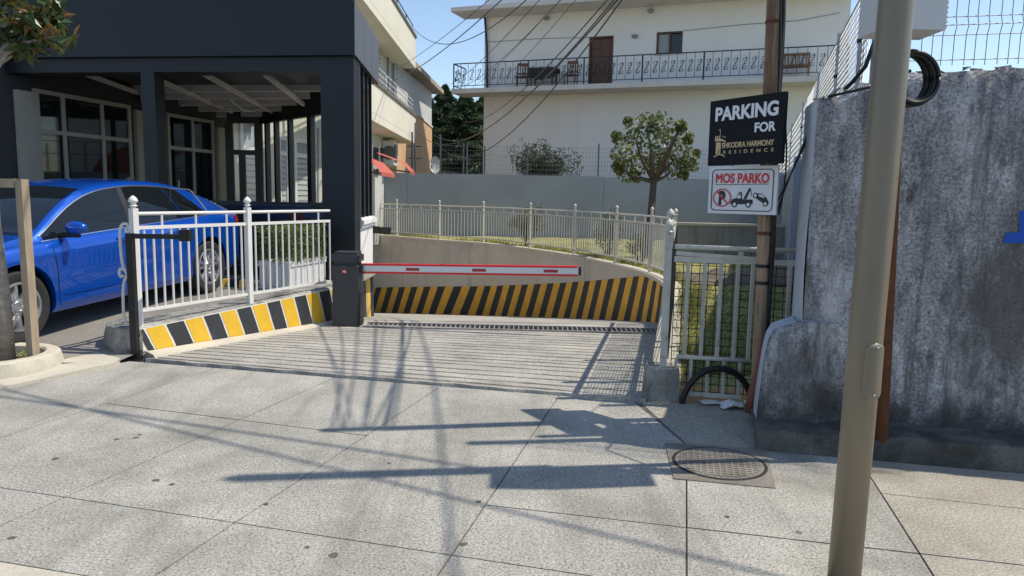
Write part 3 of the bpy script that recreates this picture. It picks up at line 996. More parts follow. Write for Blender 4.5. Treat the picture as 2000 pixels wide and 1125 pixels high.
# ---- dark cafe building
FA, FB = Vector((-.9913, .1316)), Vector((-.06, .998)).normalized()
BO = V2(D(696, 400, 11.0))
def fb(mb, *a): return mb.fbox(BO, FA, FB, *a)
def B3(s, t, z): return V(BO.x + FA.x * s + FB.x * t, BO.y + FA.y * s + FB.y * t, z)
cafe = thing('cafe_building', (BO.x, BO.y, 0), 'dark anthracite building with deep fascia, columns and glazed terrace', 'building')
ZF, ZB_ = 3.52, 3.31
fb(MB(), -.02, 14, -.25, -.05, ZF, 6.5).build('fascia', M['clad'], cafe)
fb(MB(), -.018, 14, -.048, 2.55, ZF + .002, 4.2).build('side_fascia', M['clad'], cafe)
for k in range(3):
    fb(MB(), -.034, -.023, -.23 + k * .93, -.23 + k * .93 + .915, ZF + .012, 6.45 if k < 0 else 4.26).build('side_panel', M['clad_side_sheen'], cafe)
fb(MB(), .5, 14, -.16, .2, ZB_, ZF - .004).build('beam', M['clad'], cafe)
fb(MB(), 0, .5, -.16, .40, -.3, ZF - .004).build('column', M['clad'], cafe)
s2 = (BO - V2(PLN(303, 300, BO, (FA.y * -1, FA.x)))).length
fb(MB(), s2 - .11, s2 + .11, -.16, .2, 0, ZB_ - .003).build('column', M['clad'], cafe)
s3 = (BO - V2(PLN(8, 300, BO, (FA.y * -1, FA.x)))).length
fb(MB(), s3 - .05, s3 + .3, -.16, .2, 0, ZB_ - .003).build('column', M['clad'], cafe)
fb(MB(), s3 + .3, 14, -.10, .1, 0, ZB_ - .003).build('blind_panel', M['frame_dark'], cafe)
# low gloss parapet with cap
for a, b in ((.502, s2 - .112), (s2 + .112, s3 - .052)):
    n_ = 2
    for k in range(n_):
        w_ = (b - a) / n_
        fb(MB(), a + k * w_ + .008, a + (k + 1) * w_ - .008, .0, .10, .45, 1.36).build('parapet_panel', M['panel_gloss'], cafe)
    fb(MB(), a, b, .03, .12, 0, .43).build('plinth', M['clad'], cafe)
    fb(MB(), a, b, -.03, .14, 1.362, 1.415).build('parapet_cap', M['frame_dark'], cafe)
# right hand side: base wall, glazing, corner trim
WZ = 1.03
fb(MB(), .012, .35, .02, 1.95, -1.2, WZ).build('base_wall', M['white_pier'], cafe)
cp = MB()
fb(cp, -.03, .35, .405, 1.98, WZ + .002, WZ + .05); fb(cp, -.055, .35, .42, 2.0, WZ + .052, WZ + .12); fb(cp, -.02, .35, .405, 1.97, WZ + .122, WZ + .15)
cp.build('wall_cap', M['white_pier'], cafe)
fb(MB(), -.004, .05, .405, .45, WZ + .15, ZF - .003).build('corner_trim', M['clad_side_sheen'], cafe)
fb(MB(), .04, .09, .47, 1.86, WZ + .155, ZF - .004).build('side_pane', M['glass_dark'], cafe)
for t in (.452, .92, 1.40, 1.87):
    fb(MB(), .015, .10, t, t + .05, WZ + .152, ZF - .003).build('side_mullion', M['frame_dark'], cafe)
# stripes at the foot of the side wall
for k in range(4):
    t0 = .22 + k * .47
    mb = MB()
    pts = [(t0, 0), (t0 + .40, 0), (t0 + .26, .86), (t0 - .12, .86)]
    vs = []
    for t, h in pts:
        z = ramp_z(B3(0, t, 0).y) + .01 + h
        p = B3(.007, max(.03, t), z)
        vs.append(p)
    mb.quad(*vs).build('painted_stripe', M['yellow'] if k % 2 == 0 else M['black'], cafe)
# camera-like lamp on the corner of the base wall
sp = B3(-.06, 1.98, WZ - .1)
lamp_ = MB(); fb(lamp_, -.09, .02, 1.99, 2.12, WZ - .16, WZ - .04); fb(lamp_, -.30, -.095, 2.0, 2.13, WZ - .17, WZ - .05)
lamp_.build('wall_light', M['plastic'], cafe)
# terrace: floor, roof, inner walls
MB().prism([tuple(V2(B3(s, t, 0))) for s, t in ((.1, .41), (.36, .42), (.36, 1.94), (1.0, 2.6), (.75 + 4.8 * .62, 7.3), (14, 7.3), (14, .2), (.1, .2))], -3, .22).build('terrace_floor', M['tile'], cafe)
def sedge(t): return .75 + max(0, t - 2.5) * .62
MB().prism([tuple(V2(B3(s, t, 0))) for s, t in ((.45, 2.56), (sedge(7.3), 7.3), (14, 7.3), (14, 2.56))], 3.62, 3.75).build('terrace_roof', M['pergola'], cafe)
for k in range(7):
    t = 2.75 + k * .68
    MB().beam(B3(sedge(t) + .15, t, 3.50 - .045 * k), B3(9, t, 3.46 - .045 * k), .09, .14).build('roof_beam', M['beam_white'], cafe)
for k in range(5):
    s = .6 + k * 1.05
    MB().beam(B3(s, .35, 3.47), B3(s + 0, min(7.1, 2.5 + max(0, s - .95) / .62), 3.30), .06, .07).build('roof_batten', M['beam_white'], cafe)

# ---- terrace inner wall (runs away from the street) and its windows
MW0 = V2(D(40, 300, 11.75)); MWD = Vector((.195, .981)).normalized(); MWN = Vector((MWD.y, -MWD.x))     # normal into the terrace
def mw(px, py): return PLN(px, py, MW0, MWN)
def mws(px): return (V2(mw(px, 300)) - MW0).dot(MWD)
def mwz(px, py): return mw(px, py).z
def mbx(mb, s0, s1, t0, t1, z0, z1): return mb.fbox(MW0, MWD, MWN, s0, s1, t0, t1, z0, z1)
S_IN = mws(447)
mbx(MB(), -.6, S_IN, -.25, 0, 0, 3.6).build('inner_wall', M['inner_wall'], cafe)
mbx(MB(), S_IN + .004, mws(640), -.25, 0, .82, 5.2).build('rear_wall', M['cream_wall'], cafe)
mbx(MB(), S_IN + .004, mws(640), -.25, .02, 0, .818).build('rear_plinth', M['bluewall'], cafe)
for a, b in ((33, 74), (262, 296), (420, 446)):
    mbx(MB(), mws(a), mws(b), .003, .09, 0, mwz(a, 176 if a < 100 else 215) if a < 400 else 3.0).build('pilaster', M['pilaster'], cafe)
def win(s0, s1, z0, z1, vbars, hbars, mt=M['mullion'], gl=M['glass_dark'], fw_=.07, name='window', pr=.05):
    w_ = mbx(MB(), s0, s1, .004, .02, z0, z1).build(name, gl, cafe)
    fr_ = MB()
    mbx(fr_, s0 - fw_, s0, .003, pr, z0, z1); mbx(fr_, s1, s1 + fw_, .003, pr, z0, z1)
    mbx(fr_, s0 - fw_, s1 + fw_, .003, pr, z1 + .001, z1 + fw_); mbx(fr_, s0 - fw_, s1 + fw_, .003, pr, z0 - fw_, z0 - .001)
    for v in vbars: mbx(fr_, v - fw_ / 2, v + fw_ / 2, .021, pr - .002, z0, z1)
    for h in hbars: mbx(fr_, s0, s1, .022, pr + .004, h - fw_ / 2, h + fw_ / 2)
    fr_.build('window_frame', mt, w_)
    return w_
zt_ = mwz(75, 183)
win(mws(76), mws(250), .75, zt_, [mws(125), mws(200)], [mwz(125, 261)])
win(mws(330), mws(412), .25, mwz(330, 228), [mws(375)], [mwz(330, 288)], name='terrace_door')
MB().tube([mw(334, 352) + V(.1, 0, 0), mw(334, 352) + V(.16, 0, 0), mw(334, 395) + V(.16, 0, 0), mw(334, 395) + V(.1, 0, 0)], .012, 6).build('door_handle', M['chrome'], cafe)
# sunlit rear windows beyond the glazing
for a, b in ((472, 496), (545, 556), (576, 598)):
    s0, s1 = mws(a), mws(b)
    ww = win(s0, s1, 1.25, 3.35 if a < 500 else 2.95, [], [2.6], mt=M['white_pier'], gl=M['curtain'], fw_=.12, name='rear_window', pr=.06)
    for k in range(9):
        mbx(MB(), s0 + .02, s1 - .02, .022, .034, 1.35 + k * .15, 1.35 + k * .15 + .10).build('shutter_slat', M['grey_side'], ww)
pp_ = MB(); pp_.tube([mw(620, 395), mw(620, 250)], .05, 8); pp_.build('drain_pipe', M['greywall'], cafe)
# rear glazing
q0, q1, q2 = V2(D(446, 300, 16.9)), V2(D(512, 300, 17.0)), V2(D(668, 300, 14.2))
for a, b, pxs in ((q0, q1, (449, 506)), (q1, q2, (523, 541, 568, 608))):
    dd = (b - a).normalized(); nn = Vector((-dd.y, dd.x)); LL = (b - a).length
    for px in pxs:
        p = PLN(px, 300, a, nn)
        s = (V2(p) - a).dot(dd)
        wv = .17 if px in (449, 506, 608) else .1
        MB().fbox(a, dd, nn, s - wv / 2, s + wv / 2, -.05, .05, .2, 3.12).build('glazing_mullion', M['frame_dark'], cafe)
    MB().fbox(a, dd, nn, 0, LL, -.06, .06, 3.1, 3.6).build('glazing_header', M['frame_dark'], cafe)
    MB().fbox(a, dd, nn, 0, LL, -.06, .06, .2, 1.0).build('glazing_dado', M['frame_dark'], cafe)
    MB().quad(V(a.x, a.y, 1.0), V(b.x, b.y, 1.0), V(b.x, b.y, 3.1), V(a.x, a.y, 3.1)).build('glazing_pane', M['glass'], cafe)
dd = (q1 - q0).normalized(); nn = Vector((-dd.y, dd.x))
MB().fbox(q0, dd, nn, 0, (q1 - q0).length, -.045, .045, D(470, 299, 16.95).z - .04, D(470, 299, 16.95).z + .07).build('glazing_transom', M['frame_dark'], cafe)
s = (V2(PLN(473, 300, q0, nn)) - q0).dot(dd)
MB().fbox(q0, dd, nn, s - .07, s + .07, -.046, .046, 1, D(470, 299, 16.95).z - .04).build('glazing_mullion', M['frame_dark'], cafe)
# small things on the terrace wall
def orb(c, r, n=10): 
    return MB().lathe([(0.0001, -r)] + [(r * math.cos(a), r * math.sin(a)) for a in [(-PI / 2 + PI * k / 7) for k in range(1, 7)]] + [(0.0001, r)], c, n)
orb(mw(392, 205) + V(.12, 0, 0), .085).build('globe_light', M['signwhite'], cafe, True)
orb(mw(345, 205) + V(.12, 0, 0), .03).build('globe_light', M['signwhite'], cafe, True)
p = mw(275, 190) + V(.15, -.05, 0)
o_ = bevel(MB().box(p.x - .09, p.x + .09, p.y - .1, p.y + .1, p.z - .13, p.z + .13).build('speaker_box', M['ac'], cafe), .02)
p0, p1 = D(450, 195, 14.5), D(512, 210, 15.5)
MB().tube([p0.lerp(p1, k / 8) + V(0, 0, -.14 * math.sin(PI * k / 8)) for k in range(9)], .012, 5).build('hanging_cable', M['ac'], cafe)

# ---- planter box with boxwood hedge
pc = G(565, 566, pz(10)); far_ = V2(G(643, 549, pz(11)))
pd = (far_ - V2(pc)).normalized(); pn = Vector((-pd.y, pd.x))
PLN_L = .98
pzb = pz(10.2)
plb = thing('planter_box', (pc.x, pc.y, pzb), 'white rectangular planter box with slatted sides behind the white fence', 'planter')
MB().fbox(V2(pc), pd, pn, .015, PLN_L - .015, .015, .43, pzb + .02, pzb + .34).build('box_core', M['planter'], plb)
for k in range(10):
    a = k * PLN_L / 10
    MB().fbox(V2(pc), pd, pn, a + .004, a + PLN_L / 10 - .004, -.001, .014, pzb + .035, pzb + .30).build('slat', M['planter'], plb)
for k in range(4):
    a = k * .445 / 4
    MB().fbox(V2(pc), pd, pn, -.001, .014, a + .004, a + .445 / 4 - .004, pzb + .035, pzb + .30).build('slat', M['planter'], plb)
rim = MB()
rim.fbox(V2(pc), pd, pn, -.015, PLN_L + .015, -.015, .06, pzb + .302, pzb + .375); rim.fbox(V2(pc), pd, pn, -.015, PLN_L + .015, .385, .46, pzb + .302, pzb + .375)
rim.fbox(V2(pc), pd, pn, -.015, .06, .061, .384, pzb + .302, pzb + .374); rim.fbox(V2(pc), pd, pn, PLN_L - .06, PLN_L + .015, .061, .384, pzb + .302, pzb + .374)
rim.build('rim', M['planter'], plb)
MB().fbox(V2(pc), pd, pn, -.012, PLN_L + .012, -.012, .457, pzb, pzb + .03).build('base', M['planter'], plb)
hc = V2(pc) + pd * (PLN_L / 2) + pn * .22
hedge = thing('boxwood_hedge', (hc.x, hc.y, pzb + .34), 'clipped light green boxwood hedge in the white planter', 'hedge')
pts = []
for i in range(9000):
    s, t, h = random.uniform(-.03, PLN_L + .03), random.uniform(-.05, .49), random.uniform(.0, .5) 
    e = min(s + .03, PLN_L + .03 - s, t + .05, .49 - t, .5 - h)
    if e > .09 and random.random() < .8: continue
    bump_ = .03 * math.sin(s * 14) * math.cos(t * 17)
    q = V2(pc) + pd * s + pn * t
    pts.append((q.x, q.y, pzb + .33 + h * (1 + bump_) + random.uniform(-.01, .025)))
leaf_cloud(pts, .036, asp=.6, out=(hc.x, hc.y, pzb + .55)).build('foliage', M['leaf_hedge'], hedge)
stm = MB()
for k in range(9):
    q = V2(pc) + pd * (.08 + k * .1) + pn * random.uniform(.12, .32)
    stm.tube([(q.x, q.y, pzb + .3), (q.x + random.uniform(-.06, .06), q.y + random.uniform(-.06, .06), pzb + .62)], [.012, .004], 5)
stm.build('stems', M['trunk2'], hedge)

# ---- wheel stop
ws = V2(G(462, 560, pz(10.4)))
wst = thing('wheel_stop', (ws.x, ws.y, pz(ws.y)), 'black and yellow rubber wheel stop on the parking ground', 'wheel stop')
wz = pz(ws.y)
for k in range(5):
    x0 = -.62 + k * .17
    MB().add([(ws.x + x0 + a, ws.y + FA.y * 0 + b + -x0 * .13, wz + c) for a in (0, .168) for b, c in ((-.07, 0), (.07, 0), (.035, .1), (-.035, .1))],
             [(0, 3, 2, 1), (4, 5, 6, 7), (0, 1, 5, 4), (1, 2, 6, 5), (2, 3, 7, 6), (3, 0, 4, 7)]).build('segment', M['yellow'] if k % 2 == 0 and k > 1 else M['plastic'], wst, fix=True)

# ---- street tree in its ring
tb = V2(G(14, 712, .05))
ring_c = V2(G(-8, 712, .05))
ring = thing('tree_ring', (ring_c.x, ring_c.y, .0), 'cream concrete planting ring around the young street tree', 'planter')
prof_ = [(.36, .0), (.36, .115), (.375, .13), (.46, .13), (.48, .115), (.50, .02), (.505, -.03)]
vs_, fs_ = [], []
n_ = 40
for r_, h_ in prof_:
    for j in range(n_):
        a = 2 * PI * j / n_
        vs_.append((ring_c.x + r_ * math.cos(a), ring_c.y + r_ * math.sin(a), h_ + .02 + random.uniform(-.003, .003)))
for i in range(len(prof_) - 1):
    for j in range(n_):
        a, b = i * n_ + j, i * n_ + (j + 1) % n_
        fs_.append((a, a + n_, b + n_, b))
MB().add(vs_, fs_).build('rim', M['cream'], ring, True, R(40), fix=True)
MB().lathe([(.37, 0), (.2, .02), (.001, .03)], (ring_c.x, ring_c.y, .055), 24).build('soil', M['soil'], ring)
gl = []
tree = thing('street_tree', (tb.x, tb.y, .05), 'young magnolia tree with glossy leaves at the left edge, staked in a ring', 'tree')
tr0, tr1 = V(tb.x, tb.y, .06), D(-14, 430, tb.y + .05)
tr2 = D(-16, 150, tb.y + .1); tr3 = D(-6, 60, tb.y + .1)
MB().tube([tr0, tr0.lerp(tr1, .5) + V(.02, 0, 0), tr1, tr1.lerp(tr2, .5) + V(-.015, 0, 0), tr2, tr3], [.068, .058, .052, .048, .042, .03], 12).build('trunk', M['trunk'], tree, True)
br = MB()
cl_c, cl_r = [], []
def branch(p, q, r, depth=0):
    mid_ = p.lerp(q, .5) + V(random.uniform(-.05, .05), random.uniform(-.05, .05), random.uniform(-.02, .05))
    br.tube([p, mid_, q], [r, r * .75, r * .45], 6)
    cl_c.append(tuple(q)); cl_r.append(.17)
for px, py, d in ((50, 78, 0), (20, 30, -.1), (92, 64, .15), (60, 10, .1), (98, 12, 0), (30, -60, .2), (80, -70, .1), (-20, 60, 0), (-60, 20, .2), (-80, -60, 0), (0, -140, .1), (20, -20, .25), (84, 88, .05), (70, 40, -.1), (108, 40, .1), (40, 60, 0), (104, 70, 0)):
    branch(tr2.lerp(tr3, random.uniform(0, 1)), D(px, py, tb.y + .1 + d), .02)
br.build('branches', M['trunk'], tree, True)
pts = clump_points(cl_c, [.16] * len(cl_c), 26)
leaf_cloud(pts, .15, asp=.40, fold=.2, up=.2).build('crown', M['leaf_mag'], tree)
gz_ = []
for i in range(160):
    a, r_ = random.uniform(0, 2 * PI), .34 * math.sqrt(random.random())
    gz_.append((ring_c.x + r_ * math.cos(a), ring_c.y + r_ * math.sin(a), .10))
tag(leaf_cloud(gz_, .06, asp=.25).build('ring_weeds', M['grass']), 'dry weeds inside the concrete tree ring', 'weeds', kind='stuff')
# stakes
stk = thing('tree_stakes', tuple(G(68, 703, .06)), 'pale timber stake frame holding the street tree', 'stake')
s0_ = G(66, 704, .08); s1_ = D(48, 350, s0_.y)
MB().beam(s0_ + V(0, 0, -.03), V(s0_.x - .005, s0_.y, s1_.z), .07, .07, up=(.3, 1, 0)).build('upright', M['timber'], stk)
s2_ = V(s0_.x - .62, s0_.y + .12, .06)
MB().beam(s2_, V(s2_.x, s2_.y, s1_.z), .07, .07, up=(.3, 1, 0)).build('upright', M['timber'], stk)
MB().beam(V(s0_.x - .055, s0_.y - .004, s1_.z - .035), V(s2_.x - .1, s2_.y, s1_.z - .035), .03, .075).build('cross_rail', M['timber'], stk)

# ================================================================== BLUE CAR
def hermite(xs, ys):
    xs, ys = np.array(xs, float), np.array(ys, float)
    o = np.argsort(xs); xs, ys = xs[o], ys[o]
    d = np.diff(ys) / np.diff(xs)
    mm = np.zeros(len(xs))
    mm[0], mm[-1] = d[0], d[-1]
    for i in range(1, len(xs) - 1):
        mm[i] = 0 if d[i - 1] * d[i] <= 0 else 2 * d[i - 1] * d[i] / (d[i - 1] + d[i])
    def f(x):
        x = min(max(x, xs[0]), xs[-1])
        i = min(len(xs) - 2, max(0, int(np.searchsorted(xs, x, side='right')) - 1))
        h = xs[i + 1] - xs[i]; t = (x - xs[i]) / h
        return float((2 * t**3 - 3 * t**2 + 1) * ys[i] + (t**3 - 2 * t**2 + t) * h * mm[i] + (-2 * t**3 + 3 * t**2) * ys[i + 1] + (t**3 - t**2) * h * mm[i + 1])
    return f
cW = hermite([2.44, 2.36, 2.2, 1.9, 1.42, .8, 0, -.8, -1.42, -1.9, -2.2, -2.36, -2.42], [.30, .60, .78, .875, .91, .92, .922, .92, .912, .88, .81, .70, .55])
cZB = hermite([2.44, 2.3, 1.9, 1.0, -1, -1.9, -2.3, -2.42], [.34, .24, .20, .185, .185, .22, .30, .42])
cZS = hermite([2.44, 2.3, 2.0, 1.5, 1.0, 0, -1, -1.7, -2.2, -2.36, -2.42], [.60, .70, .79, .865, .905, .945, .975, .995, .99, .965, .86])
cZR = hermite([2.44, 1.45, 1.2, .95, .6, .3, 0, -.4, -.9, -1.3, -1.7, -2.0, -2.2, -2.42], [.62, .885, .93, 1.05, 1.23, 1.335, 1.385, 1.405, 1.38, 1.315, 1.20, 1.09, 1.02, .87])
cZC = hermite([2.44, 2.36, 2.2, 1.8, 1.4, 1.15, .9, .5, .25, -.1, -.5, -1.0, -1.35, -1.8, -2.1, -2.3, -2.38, -2.42], [.62, .72, .80, .895, .955, .985, 1.12, 1.325, 1.41, 1.462, 1.47, 1.445, 1.385, 1.235, 1.115, 1.045, 1.0, .88])
cWR = hermite([2.44, 2.36, 2.2, 1.8, 1.4, 1.1, .8, .4, 0, -.6, -1.2, -1.6, -2.0, -2.3, -2.42], [.22, .48, .66, .755, .80, .80, .735, .66, .625, .615, .61, .61, .64, .62, .42])
def csec(x):
    w, zb, zs, zr, zc, wr = cW(x), cZB(x), cZS(x), cZR(x), cZC(x), cWR(x)
    zr = max(zr, zs + .012)
    zc = max(zc, zr + .01)
    hgt = zs - zb
    pts = [(0, zb), (w * .80, zb), (w * .93, zb + .03), (w * .968, zb + .08), (w * .975, zb + .13), (w * .985, zb + hgt * .35), (w * 1.0, zb + hgt * .58), (w * .999, zs - .145), (w * 1.004, zs - .125),
           (w * .985, zs - .07), (w * .962, zs - .022), (w * .935, zs)]
    gb, gt = (w * .915, zs + .006), (wr, zr)
    pts += [gb, (gb[0] * .5 + gt[0] * .5 + .02 * min(1, (zr - zs) / .3), (gb[1] + gt[1]) / 2), gt]
    re = (wr - .035, zr + min(.032, (zc - zr) * .6))
    pts.append(re)
    for k in (.8, .55, .28, 0):
        pts.append((re[0] * k, zc - (zc - re[1]) * k * k))
    return pts
def side_y(x, z, lo=2, hi=15):
    s = csec(x)
    for a, b in zip(s[lo:hi - 1], s[lo + 1:hi]):
        if min(a[1], b[1]) - 1e-6 <= z <= max(a[1], b[1]) + 1e-6 and abs(b[1] - a[1]) > 1e-6:
            t = (z - a[1]) / (b[1] - a[1]); return a[0] + (b[0] - a[0]) * t
    return s[hi - 1][0] if z > s[hi - 1][1] else s[lo][0]
c_mid = Vector((-4.175, 8.02))
cf = Vector((-4.45 + 3.86, 6.66 - 9.40)).normalized(); cleft = Vector((-cf.y, cf.x))
c_cen = c_mid - cleft * .90
car = thing('blue_car', (c_cen.x, c_cen.y, 0), 'shiny blue four-door saloon car parked beside the white fence', 'car')
zf_, zr2_ = pz(6.66), pz(9.40)
pit_ = math.atan2(zr2_ - zf_, 2.84)
X_ = Vector((cf.x * math.cos(pit_), cf.y * math.cos(pit_), -math.sin(pit_))); Y_ = Vector((cleft.x, cleft.y, 0)); Z_ = X_.cross(Y_)
mtx = Matrix.Identity(4)
for i in range(3):
    mtx[i][0], mtx[i][1], mtx[i][2] = X_[i], Y_[i], Z_[i]
mtx.translation = Vector((c_cen.x, c_cen.y, (zf_ + zr2_) / 2 + .004))
car.matrix_world = mtx
def cpart(name, mb, mt, parent=car, smooth=True, angle=R(35), fix=True):
    me = mb.mesh(name, mt, smooth, None)
    if fix:
        bm = bmesh.new(); bm.from_mesh(me); bmesh.ops.recalc_face_normals(bm, faces=bm.faces); bm.to_mesh(me); bm.free()
    if smooth and angle: me.set_sharp_from_angle(angle=angle)
    o = bpy.data.objects.new(name, me); COL.objects.link(o); o.parent = parent
    return o
# body shell
xs_ = list(np.linspace(2.44, 2.0, 12)) + list(np.linspace(1.93, -1.9, 56)) + list(np.linspace(-1.97, -2.42, 12))
rows = []
for x in xs_:
    s = csec(x)
    full = [(y, z) for y, z in s] + [(-y, z) for y, z in reversed(s[1:-1])]
    rows.append([(x, y, z) for y, z in full])
k_ = len(rows[0])
mb = MB()
vs_ = [p for r in rows for p in r]
fs_ = [(i * k_ + j, i * k_ + (j + 1) % k_, (i + 1) * k_ + (j + 1) % k_, (i + 1) * k_ + j) for i in range(len(rows) - 1) for j in range(k_)]
fs_ += [tuple(range(k_)), tuple((len(rows) - 1) * k_ + j for j in reversed(range(k_)))]
mb.add(vs_, fs_)
cbody = cpart('body', mb, M['paintblue'])
AX_F, AX_R, WR_ = 1.42, -1.42, .335
cut = MB()
for ax in (AX_F, AX_R):
    for sd in (1, -1):
        cut.lathe([(.385, .0), (.385, .6)], (ax, .58 if sd > 0 else -1.18, WR_ + .012), 40, 'y')
cme = cut.mesh('arch_cut', M['plastic'])
bm = bmesh.new(); bm.from_mesh(cme); bmesh.ops.recalc_face_normals(bm, faces=bm.faces); bm.to_mesh(cme); bm.free()
cobj = bpy.data.objects.new('arch_cut', cme); COL.objects.link(cobj); cobj.matrix_world = mtx
bmod = cbody.modifiers.new('arches', 'BOOLEAN'); bmod.operation = 'DIFFERENCE'; bmod.object = cobj; bmod.solver = 'EXACT'
bpy.context.view_layer.update()
dg = bpy.context.evaluated_depsgraph_get()
nm = bpy.data.meshes.new_from_object(cbody.evaluated_get(dg))
cbody.modifiers.clear(); cbody.data = nm
nm.polygons.foreach_set('use_smooth', [True] * len(nm.polygons)); nm.set_sharp_from_angle(angle=R(38))
bpy.data.objects.remove(cobj)
# arch liners
for ax in (AX_F, AX_R):
    for sd in (1, -1):
        ml = MB()
        rows = []
        for k in range(17):
            a = PI * (-.06 + 1.12 * k / 16)
            rows.append([(ax + .372 * math.cos(a), sd * y, WR_ + .012 + .372 * math.sin(a)) for y in (.585, .7, .855)])
        ml.grid(rows)
        cpart('arch_liner', ml, M['plastic'], fix=False)
# windows: panels laid over the cabin sides
def cwin(name, zlo, zhi, xa, xb, mt, sd, off=.006, n=18, m_=6, sh=(0, 0), parent=car, lo=2, hi=15):
    # sh = slant of the front and rear edges from bottom to top
    rows = []
    for i in range(n + 1):
        u = i / n
        row = []
        for j in range(m_ + 1):
            v = j / m_
            x = xa + (xb - xa) * u + (sh[0] * (1 - u) + sh[1] * u) * v
            z0, z1 = zlo(x), zhi(x)
            z = z0 + max(0, (z1 - z0)) * v
            row.append((x, sd * (side_y(x, z, lo, hi) + off), z))
        rows.append(row)
    return cpart(name, MB().grid(rows), mt, parent, fix=True)
belt = lambda x: cZS(x) + .018
rail = lambda x: max(cZS(x) + .02, cZR(x) - .022)
for sd in (1, -1):
    cwin('front_door_window', belt, rail, 1.06, -.06, M['carglass'], sd, sh=(0, -.09))
    cwin('b_pillar', belt, rail, -.065, -.145, M['plastic'], sd, sh=(-.09, -.09), n=3)
    cwin('rear_door_window', belt, rail, -.15, -1.02, M['carglass'], sd, sh=(-.09, .12))
    cwin('quarter_window', belt, lambda x: max(cZS(x) + .02, min(rail(x), 1.005 + (x + 1.52) * .9)), -1.04, -1.50, M['carglass'], sd, sh=(.12, 0))
    # chrome line around the windows
    top = [(x, sd * (side_y(x, rail(x) + .004) + .008), rail(x) + .006) for x in np.linspace(1.10, -1.1, 30)]
    top += [(x, sd * (side_y(x, 1.0) + .008), min(rail(x), 1.01 + (x + 1.52) * .9) + .006) for x in np.linspace(-1.15, -1.5, 8)]
    bot = [(x, sd * (side_y(x, belt(x) - .012) + .008), belt(x) - .012) for x in np.linspace(1.10, -1.52, 30)]
    cpart('chrome_trim', MB().tube(top, .008, 5).tube(bot, .007, 5), M['chrome'])
    # doors and their gaps
    zlo_, zhi_ = (lambda x: .285), (lambda x: cZS(x) - .004)
    for a, b, nm_, sh in ((.985, -.075, 'front_door', (.04, -.03)), (-.09, -1.06, 'rear_door', (-.03, .10))):
        cwin(nm_, zlo_, zhi_, a, b, M['paintblue'], sd, off=.0035, n=22, m_=14, sh=sh)
        for e, s_ in ((a, sh[0]), (b, sh[1])):
            line_ = []
            for z in np.linspace(.285, cZS(e) - .005, 10):
                v = (z - .285) / (cZS(e) - .285)
                x = e + s_ * v
                line_.append((x, sd * (side_y(x, z) + .002), z))
            cpart('door_gap', MB().tube(line_, .0045, 4), M['plastic'])
        low = [(x, sd * (side_y(x, .285) + .002), .285) for x in np.linspace(a, b, 14)]
        cpart('door_gap', MB().tube(low, .0045, 4), M['plastic'])
        hx = b + .17
        hz = cZS(hx) - .085
        hy = side_y(hx, hz)
        cpart('door_handle', MB().tube([(hx - .1, sd * (hy + .004), hz), (hx - .08, sd * (hy + .035), hz), (hx + .08, sd * (hy + .036), hz - .002), (hx + .105, sd * (hy + .004), hz - .002)], .013, 7), M['paintblue'])
    # side strip
    cwin('sill_strip', lambda x: .375 + .012 * x * 0, lambda x: .395, .93, -1.0, M['paintblue'], sd, off=.012, n=14, m_=2)
    # mirror
    mx, mz = .80, 1.005
    my = side_y(mx, belt(mx))
    mm_ = MB()
    rings = []
    for k in range(9):
        t = k / 8
        yy = my + .07 + .205 * t
        hh = .075 * math.sin(PI * (.12 + .80 * t)) ** .5 * (1 - .15 * t)
        dd_ = .075 * math.sin(PI * (.15 + .75 * t)) ** .5
        ring_ = []
        for j in range(12):
            a = 2 * PI * j / 12
            cx_ = math.cos(a)
            ring_.append((mx + .02 + dd_ * (cx_ if cx_ > 0 else cx_ * .35), sd * yy, mz + .015 + hh * math.sin(a)))
        rings.append(ring_)
    vs_ = [p for r in rings for p in r]
    fs_ = [(i * 12 + j, i * 12 + (j + 1) % 12, (i + 1) * 12 + (j + 1) % 12, (i + 1) * 12 + j) for i in range(8) for j in range(12)] + [tuple(range(12)), tuple(96 + j for j in range(12))]
    mo = cpart('mirror', MB().add(vs_, fs_), M['paintblue'], angle=R(60))
    cpart('mirror_stalk', MB().tube([(mx + .06, sd * (my - .02), mz - .06), (mx + .05, sd * (my + .08), mz - .055), (mx + .03, sd * (my + .2), mz - .06)], [.03, .026, .02], 7), M['plastic'], mo)
    # lamps
    hl = []
    for i in range(7):
        x = 2.34 - .36 * i / 6
        hl.append([(x, sd * (side_y(x, z, 2, 12) + .006), z) for z in np.linspace(cZS(x) - .13 + .03 * i / 6, cZS(x) - .02, 5)])
    cpart('headlight', MB().grid(hl), M['headlamp'])
    tl = []
    for i in range(6):
        x = -2.36 + .26 * i / 5
        tl.append([(x, sd * (side_y(x, z, 2, 12) + .006), z) for z in np.linspace(cZS(x) - .17, cZS(x) - .03, 5)])
    cpart('taillight', MB().grid(tl), M['taillamp'])
